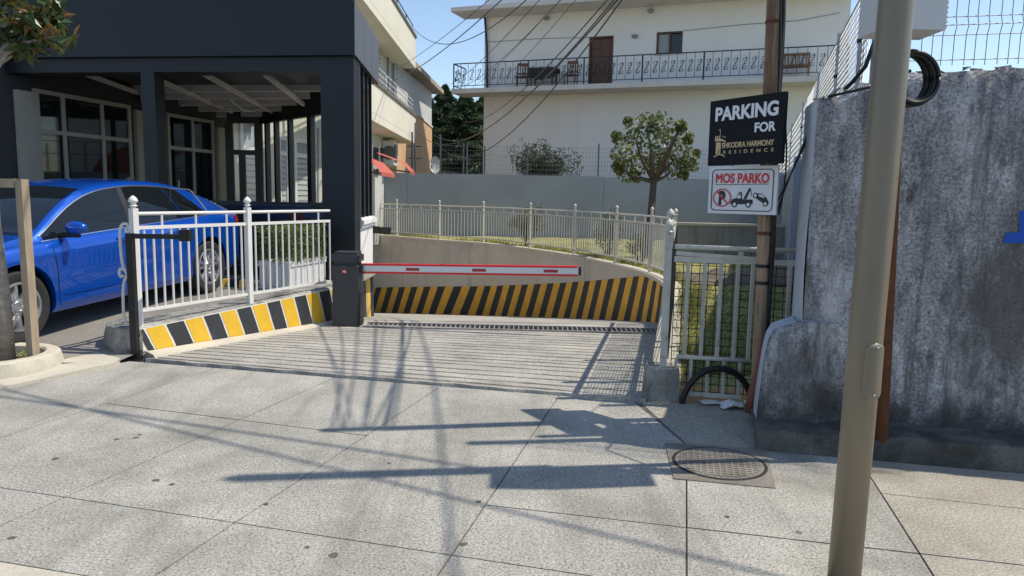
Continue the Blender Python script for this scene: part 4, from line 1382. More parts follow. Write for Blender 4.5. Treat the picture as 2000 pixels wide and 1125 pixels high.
# windscreens
def topwin(name, xa, xb, wk, off=.006):
    rows = []
    for i in range(15):
        x = xa + (xb - xa) * i / 14
        s = csec(x); re = s[15]; zc = s[-1][1]
        row = []
        for j in range(17):
            k = (-1 + 2 * j / 16) * wk(i / 14)
            row.append((x, re[0] * k, zc - (zc - re[1]) * k * k + off))
        rows.append(row)
    return cpart(name, MB().grid(rows), M['carglass'])
topwin('windscreen', 1.13, .30, lambda u: .97 - .03 * u)
topwin('rear_screen', -1.30, -1.98, lambda u: .93)
cpart('cowl', MB().tube([(1.17, y, csec(1.17)[-1][1] - .02 * (abs(y) / .7) ** 2 + .004) for y in np.linspace(-.7, .7, 9)], .018, 5), M['plastic'])
cpart('wiper', MB().tube([(1.15, .5, .985), (1.02, .1, 1.06), (1.0, -.1, 1.075)], .008, 5), M['plastic'])
cpart('aerial', MB().add([(-1.05, -.02, 1.44), (-1.05, .02, 1.44), (-1.2, .02, 1.41), (-1.2, -.02, 1.41), (-1.2, 0, 1.475), (-1.17, 0, 1.475)], [(0, 1, 2, 3), (0, 5, 1), (1, 5, 4, 2), (2, 4, 3), (3, 4, 5, 0)]), M['plastic'])
gr_ = MB()
for k in range(7):
    z = .38 + k * .04
    gr_.tube([(2.44, y, z) for y in (-.28, 0, .28)], .012, 4)
cpart('grille', gr_, M['plastic'])
cpart('number_plate', MB().box(2.445, 2.455, -.26, .26, .40, .51), M['signwhite'], smooth=False)
# wheels
ty = MB().lathe([(.232, -.09), (.27, -.108), (.315, -.105), (.332, -.085), (.335, 0), (.332, .085), (.315, .105), (.27, .108), (.232, .09)], (0, 0, 0), 48, 'y', False)
rimm = MB().lathe([(.205, -.09), (.236, -.09), (.236, .085), (.228, .098), (.212, .098), (.205, .07), (.205, -.09)], (0, 0, 0), 48, 'y', False)
disc = MB().lathe([(.001, -.02), (.204, -.02), (.204, .0), (.16, .004), (.001, .004)], (0, 0, 0), 32, 'y')
spk = MB()
for k in range(5):
    for da, w0, w1 in ((.16, .02, .036), (-.16, .02, .036)):
        a = 2 * PI * k / 5 + PI / 2
        b = a + da * 1.55
        a2 = a + da * .75
        p0, p1 = Vector((.05 * math.cos(a2), 0, .05 * math.sin(a2))), Vector((.212 * math.cos(b), 0, .212 * math.sin(b)))
        d = (p1 - p0).normalized(); s = Vector((-d.z, 0, d.x))
        v8 = [p0 - s * w0 + V(0, .04, 0), p0 + s * w0 + V(0, .04, 0), p1 + s * w1 * .7 + V(0, .05, 0), p1 - s * w1 * .7 + V(0, .05, 0),
              p0 - s * w0 * .6 + V(0, .082, 0), p0 + s * w0 * .6 + V(0, .082, 0), p1 + s * w1 * .42 + V(0, .09, 0), p1 - s * w1 * .42 + V(0, .09, 0)]
        spk.box8(v8)
spk.lathe([(.075, .03), (.075, .07), (.06, .085), (.034, .088), (.03, .078), (.001, .078)], (0, 0, 0), 20, 'y')
nut = MB()
for k in range(5):
    a = 2 * PI * k / 5 + PI / 2 + PI / 5
    nut.lathe([(.012, .06), (.012, .084), (.001, .084)], (.055 * math.cos(a), 0, .055 * math.sin(a)), 8, 'y')
mt_t, mt_r = ty.mesh('tyre', M['tyre'], True), rimm.mesh('rim', M['rim'], True)
for me in (mt_t, mt_r): me.set_sharp_from_angle(angle=R(40))
mt_d, mt_s, mt_n = disc.mesh('brake', M['rimdark'], True, R(40)), spk.mesh('spokes', M['rim'], True, R(30)), nut.mesh('wheel_nuts', M['rimdark'])
for me in (mt_t, mt_r, mt_d, mt_s, mt_n):
    bm = bmesh.new(); bm.from_mesh(me); bmesh.ops.recalc_face_normals(bm, faces=bm.faces); bm.to_mesh(me); bm.free()
for ax in (AX_F, AX_R):
    for sd in (1, -1):
        wh = bpy.data.objects.new('wheel', None); COL.objects.link(wh); wh.parent = car
        wh.location = (ax, sd * .785, WR_)
        wh.rotation_euler = (0, random.uniform(0, 1) if ax < 0 else .35, 0 if sd > 0 else PI)
        for nm_, me in (('tyre', mt_t), ('rim', mt_r), ('brake', mt_d), ('spokes', mt_s), ('wheel_nuts', mt_n)):
            o_ = bpy.data.objects.new(nm_, me); COL.objects.link(o_); o_.parent = wh

# ================================================================== RIGHT SIDE
# ---- white fence along the ramp curve
pi_ = [arc[arc_of(p)] for p in crv]
s_end = SB - .3
fs_list = [arc[arc_of(crv[0])] - .02] + pi_[1:] + [min(s_end, pi_[-1] + (pi_[-1] - pi_[-2])), s_end]
fposts = [on_curve(s)[0] - on_curve(s)[2] * .1 for s in fs_list]
def sub_curve(i):
    return lambda u: (lambda q: q[0] - q[2] * .1)(on_curve(fs_list[i] + (fs_list[i + 1] - fs_list[i]) * u))
nbal = [max(8, int((fs_list[i + 1] - fs_list[i]) / .125)) for i in range(len(fs_list) - 1)]
rf = fence_run('ramp_fence', fposts, lambda p: gz(p.y) + .03, 'cream metal fence with pointed finials curving along the ramp wall', None, M['fence2'], n_bal=nbal, sub=sub_curve, bal_r=.012)
# ---- side fence between the gate and the curve, with black wire mesh
gp = V2(G(1297, 782, 0)) + Vector((0, .10))
gp3 = D(1305, 600, gp.y)
gp = V2(gp3)
gp.x += -.02
sd_end = fposts[0]
sdir = (sd_end - gp).normalized(); snrm = Vector((-sdir.y, sdir.x)); SL = (sd_end - gp).length
def gate_top(y): return .28
sf = thing('side_fence', (gp.x, gp.y, .25), 'rusty white fence with black wire mesh running back beside the ramp', 'fence')
GZ0 = .25
def SFP(s, z): 
    q = gp + sdir * s
    return V(q.x, q.y, z)
ZT = 1.20
# main corner post and two finial posts behind it
for s, zt, rr in ((0.02, 1.40, .036), (.55, 1.47, .036), (1.6, 1.36, .036)):
    q = gp + sdir * s
    po = MB().fbox((q.x, q.y), sdir, snrm, -.027, .027, -.027, .027, .2, zt - .12).build('post', M['gatepaint'], sf)
    finial((q.x, q.y, zt - .12), rr, .13).build('finial', M['gatepaint'], po, True, R(50))
MB().beam(SFP(0.06, ZT), SFP(SL, ZT + .02), .035, .035).build('top_rail', M['gatepaint'], sf)
MB().beam(SFP(0.06, .42), SFP(SL, .42), .04, .035).build('bottom_rail', M['gatepaint'], sf)
bal_m = MB().tube([(0, 0, .42), (0, 0, ZT)], .009, 6).mesh('baluster', M['gatepaint'], True)
for k in range(int(SL / .45)):
    q = gp + sdir * (.3 + k * .45)
    link('baluster', bal_m, sf, (q.x, q.y, 0))
def wiremesh(o, a, z0, z1, L_, cell, r=.0022, off=Vector((0, 0)), diag=False, jit=.0):
    mb = MB()
    nx, nz = int(L_ / cell), int((z1 - z0) / cell)
    for i in range(nx + 1):
        q = o + a * (i * cell) + off
        mb.tube([(q.x, q.y, z0), (q.x, q.y, z1)], r, 4, False)
    for j in range(nz + 1):
        z = z0 + j * cell
        p, q = o + off, o + off + a * (nx * cell)
        mb.tube([(p.x, p.y, z), (q.x, q.y, z)], r, 4, False)
    return mb
wm = wiremesh(gp + sdir * .05, sdir, .30, 1.17, SL - .1, .05, .0035, snrm * -.035).build('wire_mesh', M['wire'], sf)
wm['kind'] = 'stuff'
# ---- concrete block under the corner post
bc = V2(G(1295, 781, 0))
blk = thing('concrete_block', (gp.x, gp.y, 0), 'rough mossy concrete block under the rusty gate post', 'block')
bb = MB()
bx0 = gp + Vector((0.0, 0.02))
ring_pts = [(-.135, -.11), (.0, -.125), (.12, -.11), (.13, .0), (.12, .14), (-.12, .15), (-.14, .02)]
lay = []
for f, z in ((1.0, -.02), (1.03, .07), (.99, .17), (.93, .235), (.88, .25)):
    lay.append([(bx0.x + x * f * random.uniform(.97, 1.03), bx0.y + y * f * random.uniform(.97, 1.03), z + random.uniform(-.008, .008)) for x, y in ring_pts])
for a, b in zip(lay[:-1], lay[1:]):
    for i in range(len(ring_pts)):
        j = (i + 1) % len(ring_pts)
        bb.quad(a[i], a[j], b[j], b[i])
bb.add(lay[-1], [tuple(range(len(ring_pts)))])
bb.build('block', M['kerb'], blk, True, R(40), fix=True)

# ---- gate across the opening
ge = V2(D(1585, 490, 5.42))
gdir = (ge - gp).normalized(); gnn = Vector((-gdir.y, gdir.x)); GLn = (ge - gp).length
gate = thing('garden_gate', (gp.x, gp.y, .02), 'rusty white metal gate with black wire mesh next to the utility pole', 'gate')
def GP(s, z, t=0.0):
    q = gp + gdir * s + gnn * t
    return V(q.x, q.y, z)
def gs(px): return (V2(PLN(px, 500, gp, gnn)) - gp).dot(gdir)
def gzz(px, py): return PLN(px, py, gp, gnn).z
zt1, zt2 = gzz(1400, 485), gzz(1400, 509)
zl1, zl2 = gzz(1400, 701), .045
MB().tube([GP(.05, zt1 + .003), GP(GLn, zt1)], .019, 10).build('top_tube', M['gatepaint'], gate, True)
MB().beam(GP(.06, zt1 - .045, -.01), GP(gs(1500), zt1 - .075, -.01), .02, .03).build('upper_rail', M['gatepaint'], gate)
MB().beam(GP(.05, zt2), GP(GLn, zt2), .03, .04).build('middle_rail', M['gatepaint'], gate)
MB().tube([GP(gs(1330), zl1), GP(gs(1478), zl1)], .018, 8).build('lower_rail', M['gatepaint'], gate, True)
MB().beam(GP(gs(1355), zl2), GP(gs(1462), zl2), .025, .03).build('bottom_rail', M['gatepaint'], gate)
for px in (1345, 1378, 1410, 1443, 1472, 1508, 1545):
    s = gs(px)
    z_b = zl1 if px < 1480 else .1
    MB().beam(GP(s, z_b), GP(s, zt2), .024, .024).build('bar', M['gatepaint'], gate)
MB().beam(GP(gs(1447), zt2), GP(gs(1447), zt1 - .02), .03, .03).build('bar', M['gatepaint'], gate)
for px in (1330, 1360, 1393, 1425, 1457):
    s = gs(px)
    MB().beam(GP(s, zl2), GP(s, zl1 - .015), .02, .02).build('bar', M['gatepaint'], gate)
wm = wiremesh(gp + gdir * .06, gdir, .06, zt1 - .03, GLn - .1, .062, .0034, gnn * .03).build('wire_mesh', M['wire'], gate)
wm['kind'] = 'stuff'

# ---- utility pole
up0 = V2(D(1478, 800, 5.18)); 
ptop = D(1511, 20, 5.12)
pole = thing('utility_pole', (up0.x, up0.y, 0), 'brown streaked utility pole carrying the two parking signs', 'pole')
pdv = (ptop - V(up0.x, up0.y, 0))
pa = V(up0.x, up0.y, -.05)
pth = [pa.lerp(ptop, k / 6) for k in range(6)] + [ptop, ptop + pdv * .3, ptop + pdv * .72]
MB().tube(pth, [.048, .045, .045, .046, .047, .048, .048, .046, .042], 16).build('shaft', M['pole'], pole, True)
def polept(z): 
    t = z / ptop.z
    return V(up0.x + (ptop.x - up0.x) * t, up0.y + (ptop.y - up0.y) * t, z)
for z in (.98, 1.10, 1.33, 2.75):
    p = polept(z)
    MB().lathe([(.050, -.012), (.052, -.008), (.052, .008), (.050, .012)], tuple(p), 16).build('strap', M['blacksteel'] if z < 1.2 else M['rust'], pole)
for k, (dx, dy, r_) in enumerate(((.052, -.02, .013), (.066, .0, .012), (.036, -.042, .007))):
    pts_ = [polept(z) + V(dx + .008 * math.sin(z * 5 + k), dy, 0) for z in np.linspace(.35, 4.3, 14)]
    MB().tube(pts_, r_, 6).build('cable', M['hose'], pole, True)
MB().tube([D(px, py, 5.02) for px, py in ((1463, 806), (1470, 768), (1482, 728), (1494, 682))], .034, 10).build('conduit', M['redpipe'], pole, True)
# loose cables by the signs
for k, (a, b, c) in enumerate((((1531, 215), (1545, 330), (1520, 420)), ((1590, 235), (1545, 330), (1508, 440)), ((1582, 262), (1540, 350), (1505, 420)))):
    A, B_, C_ = D(*a, 4.98), D(*b, 5.0), D(*c, 5.1)
    pts_ = [A * (1 - t) ** 2 + B_ * 2 * t * (1 - t) + C_ * t * t for t in np.linspace(0, 1, 12)]
    MB().tube(pts_, .006, 5).build('loose_cable', M['hose'], pole)

# ---- signs
def text(name, s, size, o, ax, az, nrm, mt, parent, off=0.0, width=None, spacing=1.0, th=.0012, bev=0.0):
    cu = bpy.data.curves.new(name, 'FONT')
    cu.body = s; cu.size = size; cu.offset = off; cu.space_character = spacing; cu.extrude = th
    cu.resolution_u = 4
    cu.bevel_depth = bev; cu.bevel_resolution = 0
    ob = bpy.data.objects.new('tmp', cu); COL.objects.link(ob)
    bpy.context.view_layer.update()
    dg = bpy.context.evaluated_depsgraph_get()
    me = bpy.data.meshes.new_from_object(ob.evaluated_get(dg))
    bpy.data.objects.remove(ob)
    xs = [v.co.x for v in me.vertices]; x0, x1 = min(xs), max(xs)
    k = (width / (x1 - x0)) if width else 1
    for v in me.vertices:
        v.co = Vector(o) + Vector(ax) * ((v.co.x - x0) * k) + Vector(az) * v.co.y + Vector(nrm) * v.co.z
    me.materials.clear(); me.materials.append(mt)
    return link(name, me, parent)
def sign_frame(pl, pr, zb, zt):
    """pl, pr: 2d left and right edges"""
    ax = (pr - pl); w_ = ax.length; ax = ax.normalized()
    nrm = Vector((ax.y, -ax.x))
    return V(pl.x, pl.y, zb), V(ax.x, ax.y, 0), V(0, 0, 1), V(nrm.x, nrm.y, 0), w_, zt - zb
a3, b3 = D(1385, 262, 5.42), D(1530, 248, 4.86)
zb_ = (D(1383, 324, 5.42).z + D(1528, 319, 4.86).z) / 2; zt_ = (D(1387, 200, 5.42).z + D(1532, 176, 4.86).z) / 2
so_, sx, sz, sn, sw_, sh_ = sign_frame(V2(a3), V2(b3), zb_, zt_)
s1 = thing('parking_sign', tuple(so_), 'black sign reading PARKING FOR with gold tower emblem on the pole', 'sign')
bd = MB().plate([(0, 0), (sw_, 0), (sw_, sh_), (0, sh_)], so_, sx, sz, sn * -1, .03).build('board', M['signblack'], s1, fix=True)
def T1(name, s, u0, u1, v0, v1, mt, off=.0, spacing=1.0):
    size = (v1 - v0) * sh_ / .70
    return text(name, s, size, so_ + sx * (u0 * sw_) + sz * (v0 * sh_) + sn * .0012, sx, sz, sn, mt, s1, off=off * size, width=(u1 - u0) * sw_, spacing=spacing)
T1('lettering', 'PARKING', .085, .93, .69, .885, M['signletter'], .035)
T1('lettering', 'FOR', .64, .91, .47, .60, M['signletter'], .03)
T1('lettering', 'SHKODRA HARMONY', .20, .90, .265, .345, M['signgold'], .022)
T1('lettering', 'RESIDENCE', .225, .90, .175, .225, M['signgold'], .008, 2.1)['kind'] = 'stuff'
tw = MB()
def TP(pl): 
    tw.plate([(u * sw_, v * sh_) for u, v in pl], so_ + sn * .003, sx, sz, sn * -1, .0022)
TP([(.115, .18), (.150, .18), (.150, .355), (.115, .36)])
TP([(.165, .18), (.183, .18), (.183, .35), (.165, .352)])
TP([(.150, .25), (.165, .25), (.165, .353), (.150, .354)])
TP([(.098, .375), (.19, .37), (.19, .41), (.098, .415)])
for u in (.098, .126, .154): TP([(u, .416), (u + .016, .416), (u + .016, .455), (u, .455)])
TP([(.19, .38), (.25, .35), (.25, .375), (.19, .405)])
TP([(.167, .44), (.172, .44), (.172, .56), (.167, .56)])
TP([(.172, .535), (.172, .56), (.14, .545)])
TP([(.205, .43), (.215, .43), (.215, .45), (.205, .45)]); TP([(.235, .42), (.245, .42), (.245, .44), (.235, .44)])
arcp = [(.085 + .17 * k / 10, .135 + .045 * math.sin(PI * k / 10)) for k in range(11)]
TP(arcp + [(u, v - .018) for u, v in reversed(arcp[1:-1])])
tw.build('tower_emblem', M['signgold'], s1, fix=True)
# white tow-away sign
a3, b3 = D(1384, 372, 5.36), D(1518, 369, 4.99)
zb_ = (D(1382, 417, 5.36).z + D(1516, 419, 4.99).z) / 2; zt_ = (D(1385, 329, 5.36).z + D(1521, 319, 4.99).z) / 2
so2, tx, tz, tn, tw_, th_ = sign_frame(V2(a3), V2(b3), zb_, zt_)
s2_ = thing('tow_away_sign', tuple(so2), 'white sign reading MOS PARKO with tow truck below the black sign', 'sign')
MB().plate([(0, 0), (tw_, 0), (tw_, th_), (0, th_)], so2, tx, tz, tn * -1, .02).build('board', M['signwhite'], s2_, fix=True)
def rrect(u0, u1, v0, v1, r, n=5):
    out = []
    for cx, cy, a0 in ((u1 - r, v0 + r, -PI / 2), (u1 - r, v1 - r, 0), (u0 + r, v1 - r, PI / 2), (u0 + r, v0 + r, PI)):
        for k in range(n + 1):
            a = a0 + PI / 2 * k / n; out.append((cx + r * math.cos(a), cy + r * math.sin(a)))
    return out
def S2(u, v, h=.002): return so2 + tx * u + tz * v + tn * h
def s2ring(name, outer, inner, mt, h=.002):
    n = len(outer); mb = MB()
    for i in range(n):
        j = (i + 1) % n
        mb.quad(S2(*outer[i], h), S2(*outer[j], h), S2(*inner[j], h), S2(*inner[i], h))
    return mb.build(name, mt, s2_)
W_, H_ = tw_, th_
s2ring('border', rrect(.045 * W_, .95 * W_, .06 * H_, .935 * H_, .03), rrect(.06 * W_, .937 * W_, .078 * H_, .917 * H_, .025), M['signink'])
text('lettering', 'MOS PARKO', .19 * H_ / .70, S2(.105 * W_, .655 * H_, .0015), tx, tz, tn, M['signred'], s2_, off=0, width=.78 * W_, bev=.0032)
mb = MB(); mb.plate([(.10 * W_, .605 * H_), (.88 * W_, .62 * H_), (.88 * W_, .632 * H_), (.10 * W_, .617 * H_)], so2 + tn * .002, tx, tz, tn * -1, .001)
mb.build('underline', M['signink'], s2_, fix=True)
def circ(cu, cv, r, n=28, ku=1.0): return [(cu + r * ku * math.cos(2 * PI * k / n), cv + r * math.sin(2 * PI * k / n)) for k in range(n)]
cu_, cv_, cr_ = .215 * W_, .335 * H_, .195 * H_
text('letter_p', 'P', .26 * H_ / .70, S2(cu_ - .05 * W_, cv_ - .13 * H_, .0015), tx, tz, tn, M['signink'], s2_, off=.008, width=.10 * W_)
s2ring('prohibition_ring', circ(cu_, cv_, cr_, ku=1.12), circ(cu_, cv_, cr_ * .86, ku=1.12), M['signred'], .0035)
mb = MB(); w2 = .012
mb.quad(S2(cu_ - cr_ * .74, cv_ + cr_ * .62, .004), S2(cu_ - cr_ * .62, cv_ + cr_ * .74, .004), S2(cu_ + cr_ * .78, cv_ - cr_ * .58, .004), S2(cu_ + cr_ * .66, cv_ - cr_ * .70, .004))
mb.build('prohibition_bar', M['signred'], s2_, fix=True)
tk = MB()
def K(pl): tk.plate([(.345 * W_ + u * .56 * W_, .13 * H_ + v * .42 * H_) for u, v in pl], so2 + tn * .002, tx, tz, tn * -1, .0012)
K([(.0, .18), (.0, .30), (.05, .42), (.14, .48), (.20, .70), (.30, .70), (.30, .42), (.58, .42), (.58, .2), (.0, .16)])
K([(.20, .72), (.29, .72), (.29, .78), (.22, .78)])
K([(.33, .43), (.41, .43), (.52, .92), (.50, 1.0), (.46, .95)])
K([(.50, .97), (.515, .97), (.555, .60), (.54, .60)])
K([(.60, .56), (.66, .72), (.78, .72), (.92, .52), (.99, .28), (.96, .17), (.88, .20), (.64, .50)])
for u, v in ((.11, .17), (.47, .17)): K([(u + .075 * math.cos(a), v + .16 * math.sin(a)) for a in np.linspace(0, 2 * PI, 18)[:-1]])
for u, v in ((.64, .62), (.90, .22)): K([(u + .065 * math.cos(a), v + .14 * math.sin(a)) for a in np.linspace(0, 2 * PI, 18)[:-1]])
tk.build('tow_truck_symbol', M['signink'], s2_, fix=True)
hb = MB()
def K2(pl): hb.plate([(.345 * W_ + u * .56 * W_, .13 * H_ + v * .42 * H_) for u, v in pl], so2 + tn * .0036, tx, tz, tn * -1, .0012)
for u, v, r_ in ((.11, .17, .6), (.47, .17, .6), (.64, .62, .55), (.90, .22, .55)):
    K2([(u + .07 * r_ * math.cos(a), v + .15 * r_ * math.sin(a)) for a in np.linspace(0, 2 * PI, 14)[:-1]])
K2([(.155, .47), (.205, .64), (.27, .64), (.27, .47)])
K2([(.72, .60), (.74, .68), (.80, .67), (.88, .53), (.86, .50)])
hb.build('symbol_windows', M['signwhite'], s2_, fix=True)

# ---- hose, litter
h0, h1 = G(1330, 786, .0), G(1472, 790, .0)
hs = thing('black_hose', tuple(h0), 'thick black corrugated hose arching out of the ground by the gate', 'hose')
pts_ = []
top_ = D(1395, 716, (h0.y + h1.y) / 2 - .03).z
for k in range(25):
    t = k / 24
    p = h0.lerp(h1, t); p.z = -.04 + (top_ + .02) * math.sin(PI * t) ** .62
    p.x += -.02 * math.sin(2 * PI * t)
    pts_.append(p)
MB().tube([p for q in pts_ for p in (q,)], .022, 10).build('pipe', M['hose'], hs, True)
rg = MB()
for k in range(96):
    t = .01 + .98 * k / 96 * 24
    i = min(23, int(t)); p = pts_[i].lerp(pts_[i + 1], t - i); d = (pts_[i + 1] - pts_[i]).normalized()
    rg.tube([p - d * .003, p + d * .003], .0255, 10)
rg.build('ribs', M['hose'], hs)['kind'] = 'stuff'
for k, (px, py, w_, h_, lb) in enumerate(((1430, 794, .19, .05, 'crumpled white paper on the ground before the red conduit'), (1388, 786, .15, .03, 'flat torn white paper under the gate'), (1458, 788, .05, .03, 'small white paper scrap beside the pole foot'))):
    c = G(px, py, .003)
    rows = []
    for i in range(7):
        rows.append([(c.x + (i / 6 - .5) * w_ + random.uniform(-.008, .008), c.y + (j / 4 - .5) * w_ * .8 + random.uniform(-.008, .008), .006 + max(0, random.uniform(-.2, 1)) * h_ * (1 - abs(i / 6 - .5)) * (.2 if k == 1 else .7)) for j in range(5)])
    tag(MB().grid(rows).build('paper_litter', M['paper']), lb, 'litter', 'scraps of paper by the gate')

# ---- weathered wall at the right, with kerb, buttress and side return
W0 = Vector((3.1, 4.45)); WD_, WN_ = E2, N2                 # WD_ to the right, WN_ back
def ws_(px, py=500): return (V2(PLN(px, py, W0, WN_)) - W0).dot(WD_)
def wz_(px, py): return PLN(px, py, W0, WN_).z
def W3(s, t, z): return V(W0.x + WD_.x * s + WN_.x * t, W0.y + WD_.y * s + WN_.y * t, z)
SL0 = ws_(1590, 300)
wall = thing('weathered_wall', tuple(W3(SL0, 0, 0)), 'tall weathered grey concrete wall with dark stains at the right', 'wall')
tops = [(SL0, wz_(1598, 196)), (ws_(1640, 185), wz_(1640, 188)), (ws_(1690, 160), wz_(1690, 163)), (ws_(1790, 142), wz_(1790, 143)), (ws_(2000, 132), wz_(2000, 133)), (5, wz_(2000, 133) + .02)]
ftop = hermite([a for a, b in tops], [b for a, b in tops])
rows = []
TH = .40
ns = 90
for i in range(ns + 1):
    s = SL0 + (5 - SL0) * (i / ns) ** 1.25
    zt = ftop(s) + random.uniform(-.012, .016)
    j = lambda a=.004: random.uniform(-a, a)
    rows.append([W3(s, .0, .0)] + [W3(s, .012 * math.sin(z * 3 + s * 2.3) + j(), z) for z in np.linspace(.25, zt - .05, 9)] + [W3(s, .03 + j(.012), zt + j(.01)), W3(s, TH * .5, zt + .02 + j(.02)), W3(s, TH, zt + j(.01)), W3(s, TH, 0)])
MB().grid(rows).build('wall_face', M['oldwall'], wall, True, R(45))
# left return face, painted
k_ = len(rows[0])
e0 = [Vector(p) for p in rows[0]]
ret = MB()
nz = 14
zt0 = ftop(SL0)
rr = []
for i in range(nz + 1):
    z = zt0 * i / nz
    rr.append([W3(SL0 - .002 + .01 * math.sin(z * 4), .004, z), W3(SL0 - .015, .02, z), W3(SL0 - .02 - .012 * math.sin(z * 2.2 + 1), TH * .5, z), W3(SL0 - .01, TH, z)])
ret.grid(rr)
ret.build('painted_edge', M['oldwall_side'], wall, True, R(60))
# crumbled lip on the top
for k in range(46):
    s = SL0 + .02 + random.random() ** 1.2 * 3.0
    sz_ = random.uniform(.015, .05)
    c = W3(s, random.uniform(.02, .3), ftop(s) + .012)
    mb = MB()
    q = [c + V(random.uniform(-1, 1) * sz_, random.uniform(-1, 1) * sz_, random.uniform(-.3, .6) * sz_) for _ in range(8)]
    bm = bmesh.new(); [bm.verts.new(p) for p in q]; bmesh.ops.convex_hull(bm, input=bm.verts)
    me = bpy.data.meshes.new('rubble'); bm.to_mesh(me); bm.free(); me.materials.append(M['kerb'])
    link('rubble', me, wall)
# buttress hump at the foot of the left end
prof_px = [(1558, 628), (1530, 636), (1508, 647), (1498, 672), (1492, 700), (1484, 750), (1476, 807), (1473, 875)]
out = []
for px, py in prof_px:
    p = PLN(px, py, W0 - WN_ * .05, WN_)
    out.append(((V2(p) - W0).dot(WD_), max(0, p.z)))
hump = MB()
rows = []
zs_ = np.linspace(0, out[0][1], 14)
fs__ = hermite([b for a, b in out], [a for a, b in out])
for z in zs_:
    s = min(fs__(z), SL0 - .004)
    kf = 1 - z / out[0][1]
    tf = -.055 - .10 * kf
    rows.append([W3(s + .12 + .5 * kf, tf * .2 - .0, z), W3(s + .28, tf, z), W3(s + .06, tf, z), W3(s + .005, tf + .03, z), W3(s, .05, z), W3(s + .02, .22, z), W3(SL0 + .1, .36, z)])
hm = MB().grid(rows)
hm.build('buttress', M['oldwall'], wall, True, R(60))
rows2 = [[W3((lambda q: q)(0), 0, 0)] for _ in ()]
side = MB()
rr = []
for z, r in zip(zs_, rows):
    rr.append([Vector(r[3]) + V(-.004, 0, 0), Vector(r[4]) + V(-.006, 0, 0), Vector(r[5]) + V(-.006, 0, 0)])
side.grid(rr).build('painted_edge', M['oldwall_side'], wall, True, R(60))
top_ = [Vector(p) for p in rows[-1]]
MB().add([tuple(p + V(0, 0, .002)) for p in top_], [tuple(range(len(top_)))]).build('buttress_top', M['oldwall_side'], wall)
# stained foot band and kerb ledge
kf0, kf1 = V2(G(1484, 880, 0)), V2(G(2000, 924, 0))
kd_ = (kf1 - kf0).normalized(); kn_ = Vector((-kd_.y, kd_.x))
ledge = thing('wall_kerb', (kf0.x, kf0.y, 0), 'low mossy concrete kerb along the foot of the weathered wall', 'kerb')
rows = []
for i in range(60):
    s = -.02 + 4.6 * i / 59
    j = random.uniform(-.008, .008)
    h = .125 + (.018 if s > .75 else 0) + j
    P = lambda t, z: V(kf0.x + kd_.x * s + kn_.x * t, kf0.y + kd_.y * s + kn_.y * t, z)
    rows.append([P(j, -.03), P(.004 + j, h - .03), P(.03 + j, h), P(.2, h + .01), P(.45, h + .015)])
lb_ = MB().grid(rows); lb_.add([tuple(p) for p in rows[0]], [(4, 3, 2, 1, 0)])
lb_.build('kerb_body', M['wallbase'], ledge, True, R(45), fix=True)
# blue painted arrow on the wall
pa_ = MB()
bl = [(1955, 474), (1962, 460), (1958, 456), (1988, 452), (1988, 412), (2060, 405), (2060, 476)]
vs_ = [PLN(x, y, W0, WN_) - V(WN_.x, WN_.y, 0) * .02 for x, y in bl]
pa_.add([tuple(v) for v in vs_], [tuple(range(len(vs_)))])
pa_.build('painted_mark', M['bluepaint'], wall, fix=True)

# ---- welded mesh panel on top of the wall
mp = thing('mesh_panel_fence', tuple(W3(ws_(1800), .2, 2.4)), 'dark welded wire mesh fence on the weathered wall at top right', 'fence')
s0, s1 = ws_(1700), ws_(2000) + 1.2
bends = [2.42, 2.60, 2.655, 2.71, 3.05, 3.40, 3.455, 3.51, 3.9, 4.2]
offs = [0, 0, -.028, 0, 0, 0, -.028, 0, 0, 0]
vm = MB()
s = s0
while s < s1:
    vm.tube([W3(s + .004 * math.sin(s * 30), .2 + o_, z) for z, o_ in zip(bends, offs)], .0028, 4, False)
    s += .062
hm_ = MB()
for z, o_ in ((2.45, 0), (2.60, 0), (2.655, -.03), (2.71, 0), (3.05, 0), (3.40, 0), (3.455, -.03), (3.51, 0)):
    hm_.tube([W3(s0, .197 + o_, z), W3(s1, .197 + o_, z + .01)], .0028, 4, False)
vm.build('vertical_wires', M['steelwire'], mp)['kind'] = 'stuff'
hm_.build('horizontal_wires', M['steelwire'], mp)['kind'] = 'stuff'
for px in (1702,):
    s = ws_(px)
    MB().fbox(W0, WD_, WN_, s - .03, s + .03, .17, .23, 2.2, 4.3).build('post', M['galv'], mp)

# ---- boundary wall running back on the right of the garden, chain link on top
b0 = V2(W3(SL0 + .35, TH + .02, 0)); bdir = Vector((.325, 1)).normalized(); bn = Vector((-bdir.y, bdir.x))
bw = thing('boundary_wall', (b0.x, b0.y, 0), 'blue-grey rendered wall running back along the right of the garden', 'wall')
MB().fbox(b0, bdir, bn, .1, 24, -.2, .0, -.1, 2.18).build('wall_body', M['bluewall'], bw)
for s in (1.6, 6.5, 13):
    MB().fbox(b0, bdir, bn, s, s + .28, .003, .1, -.1, 2.24).build('pier', M['bluewall'], bw)
cl = thing('chain_link_fence', (b0.x, b0.y, 2.18), 'galvanised chain link fence leaning on top of the boundary wall', 'fence')
cb0 = V2(W3(ws_(1702), .3, 0)); cdir = (b0 + bdir * 20 - cb0).normalized()
for k, t in enumerate((0.0, .75, 2.4, 4.6, 7.5, 11, 15, 19)):
    q = cb0 + cdir * t
    zb2 = (ftop(ws_(1702)) - .02) if k == 0 else 2.16
    mbp = MB().fbox(q, cdir, Vector((-cdir.y, cdir.x)), -.022, .022, -.022, .022, zb2, 3.15 if k else 3.6)
    po = mbp.build('post', M['galv'], cl)
    MB().lathe([(.034, -.015), (.034, .015)], (q.x, q.y, 2.75), 8).build('clamp', M['blacksteel'], po)
cm = MB()
L_ = 19.0
t = 0.0
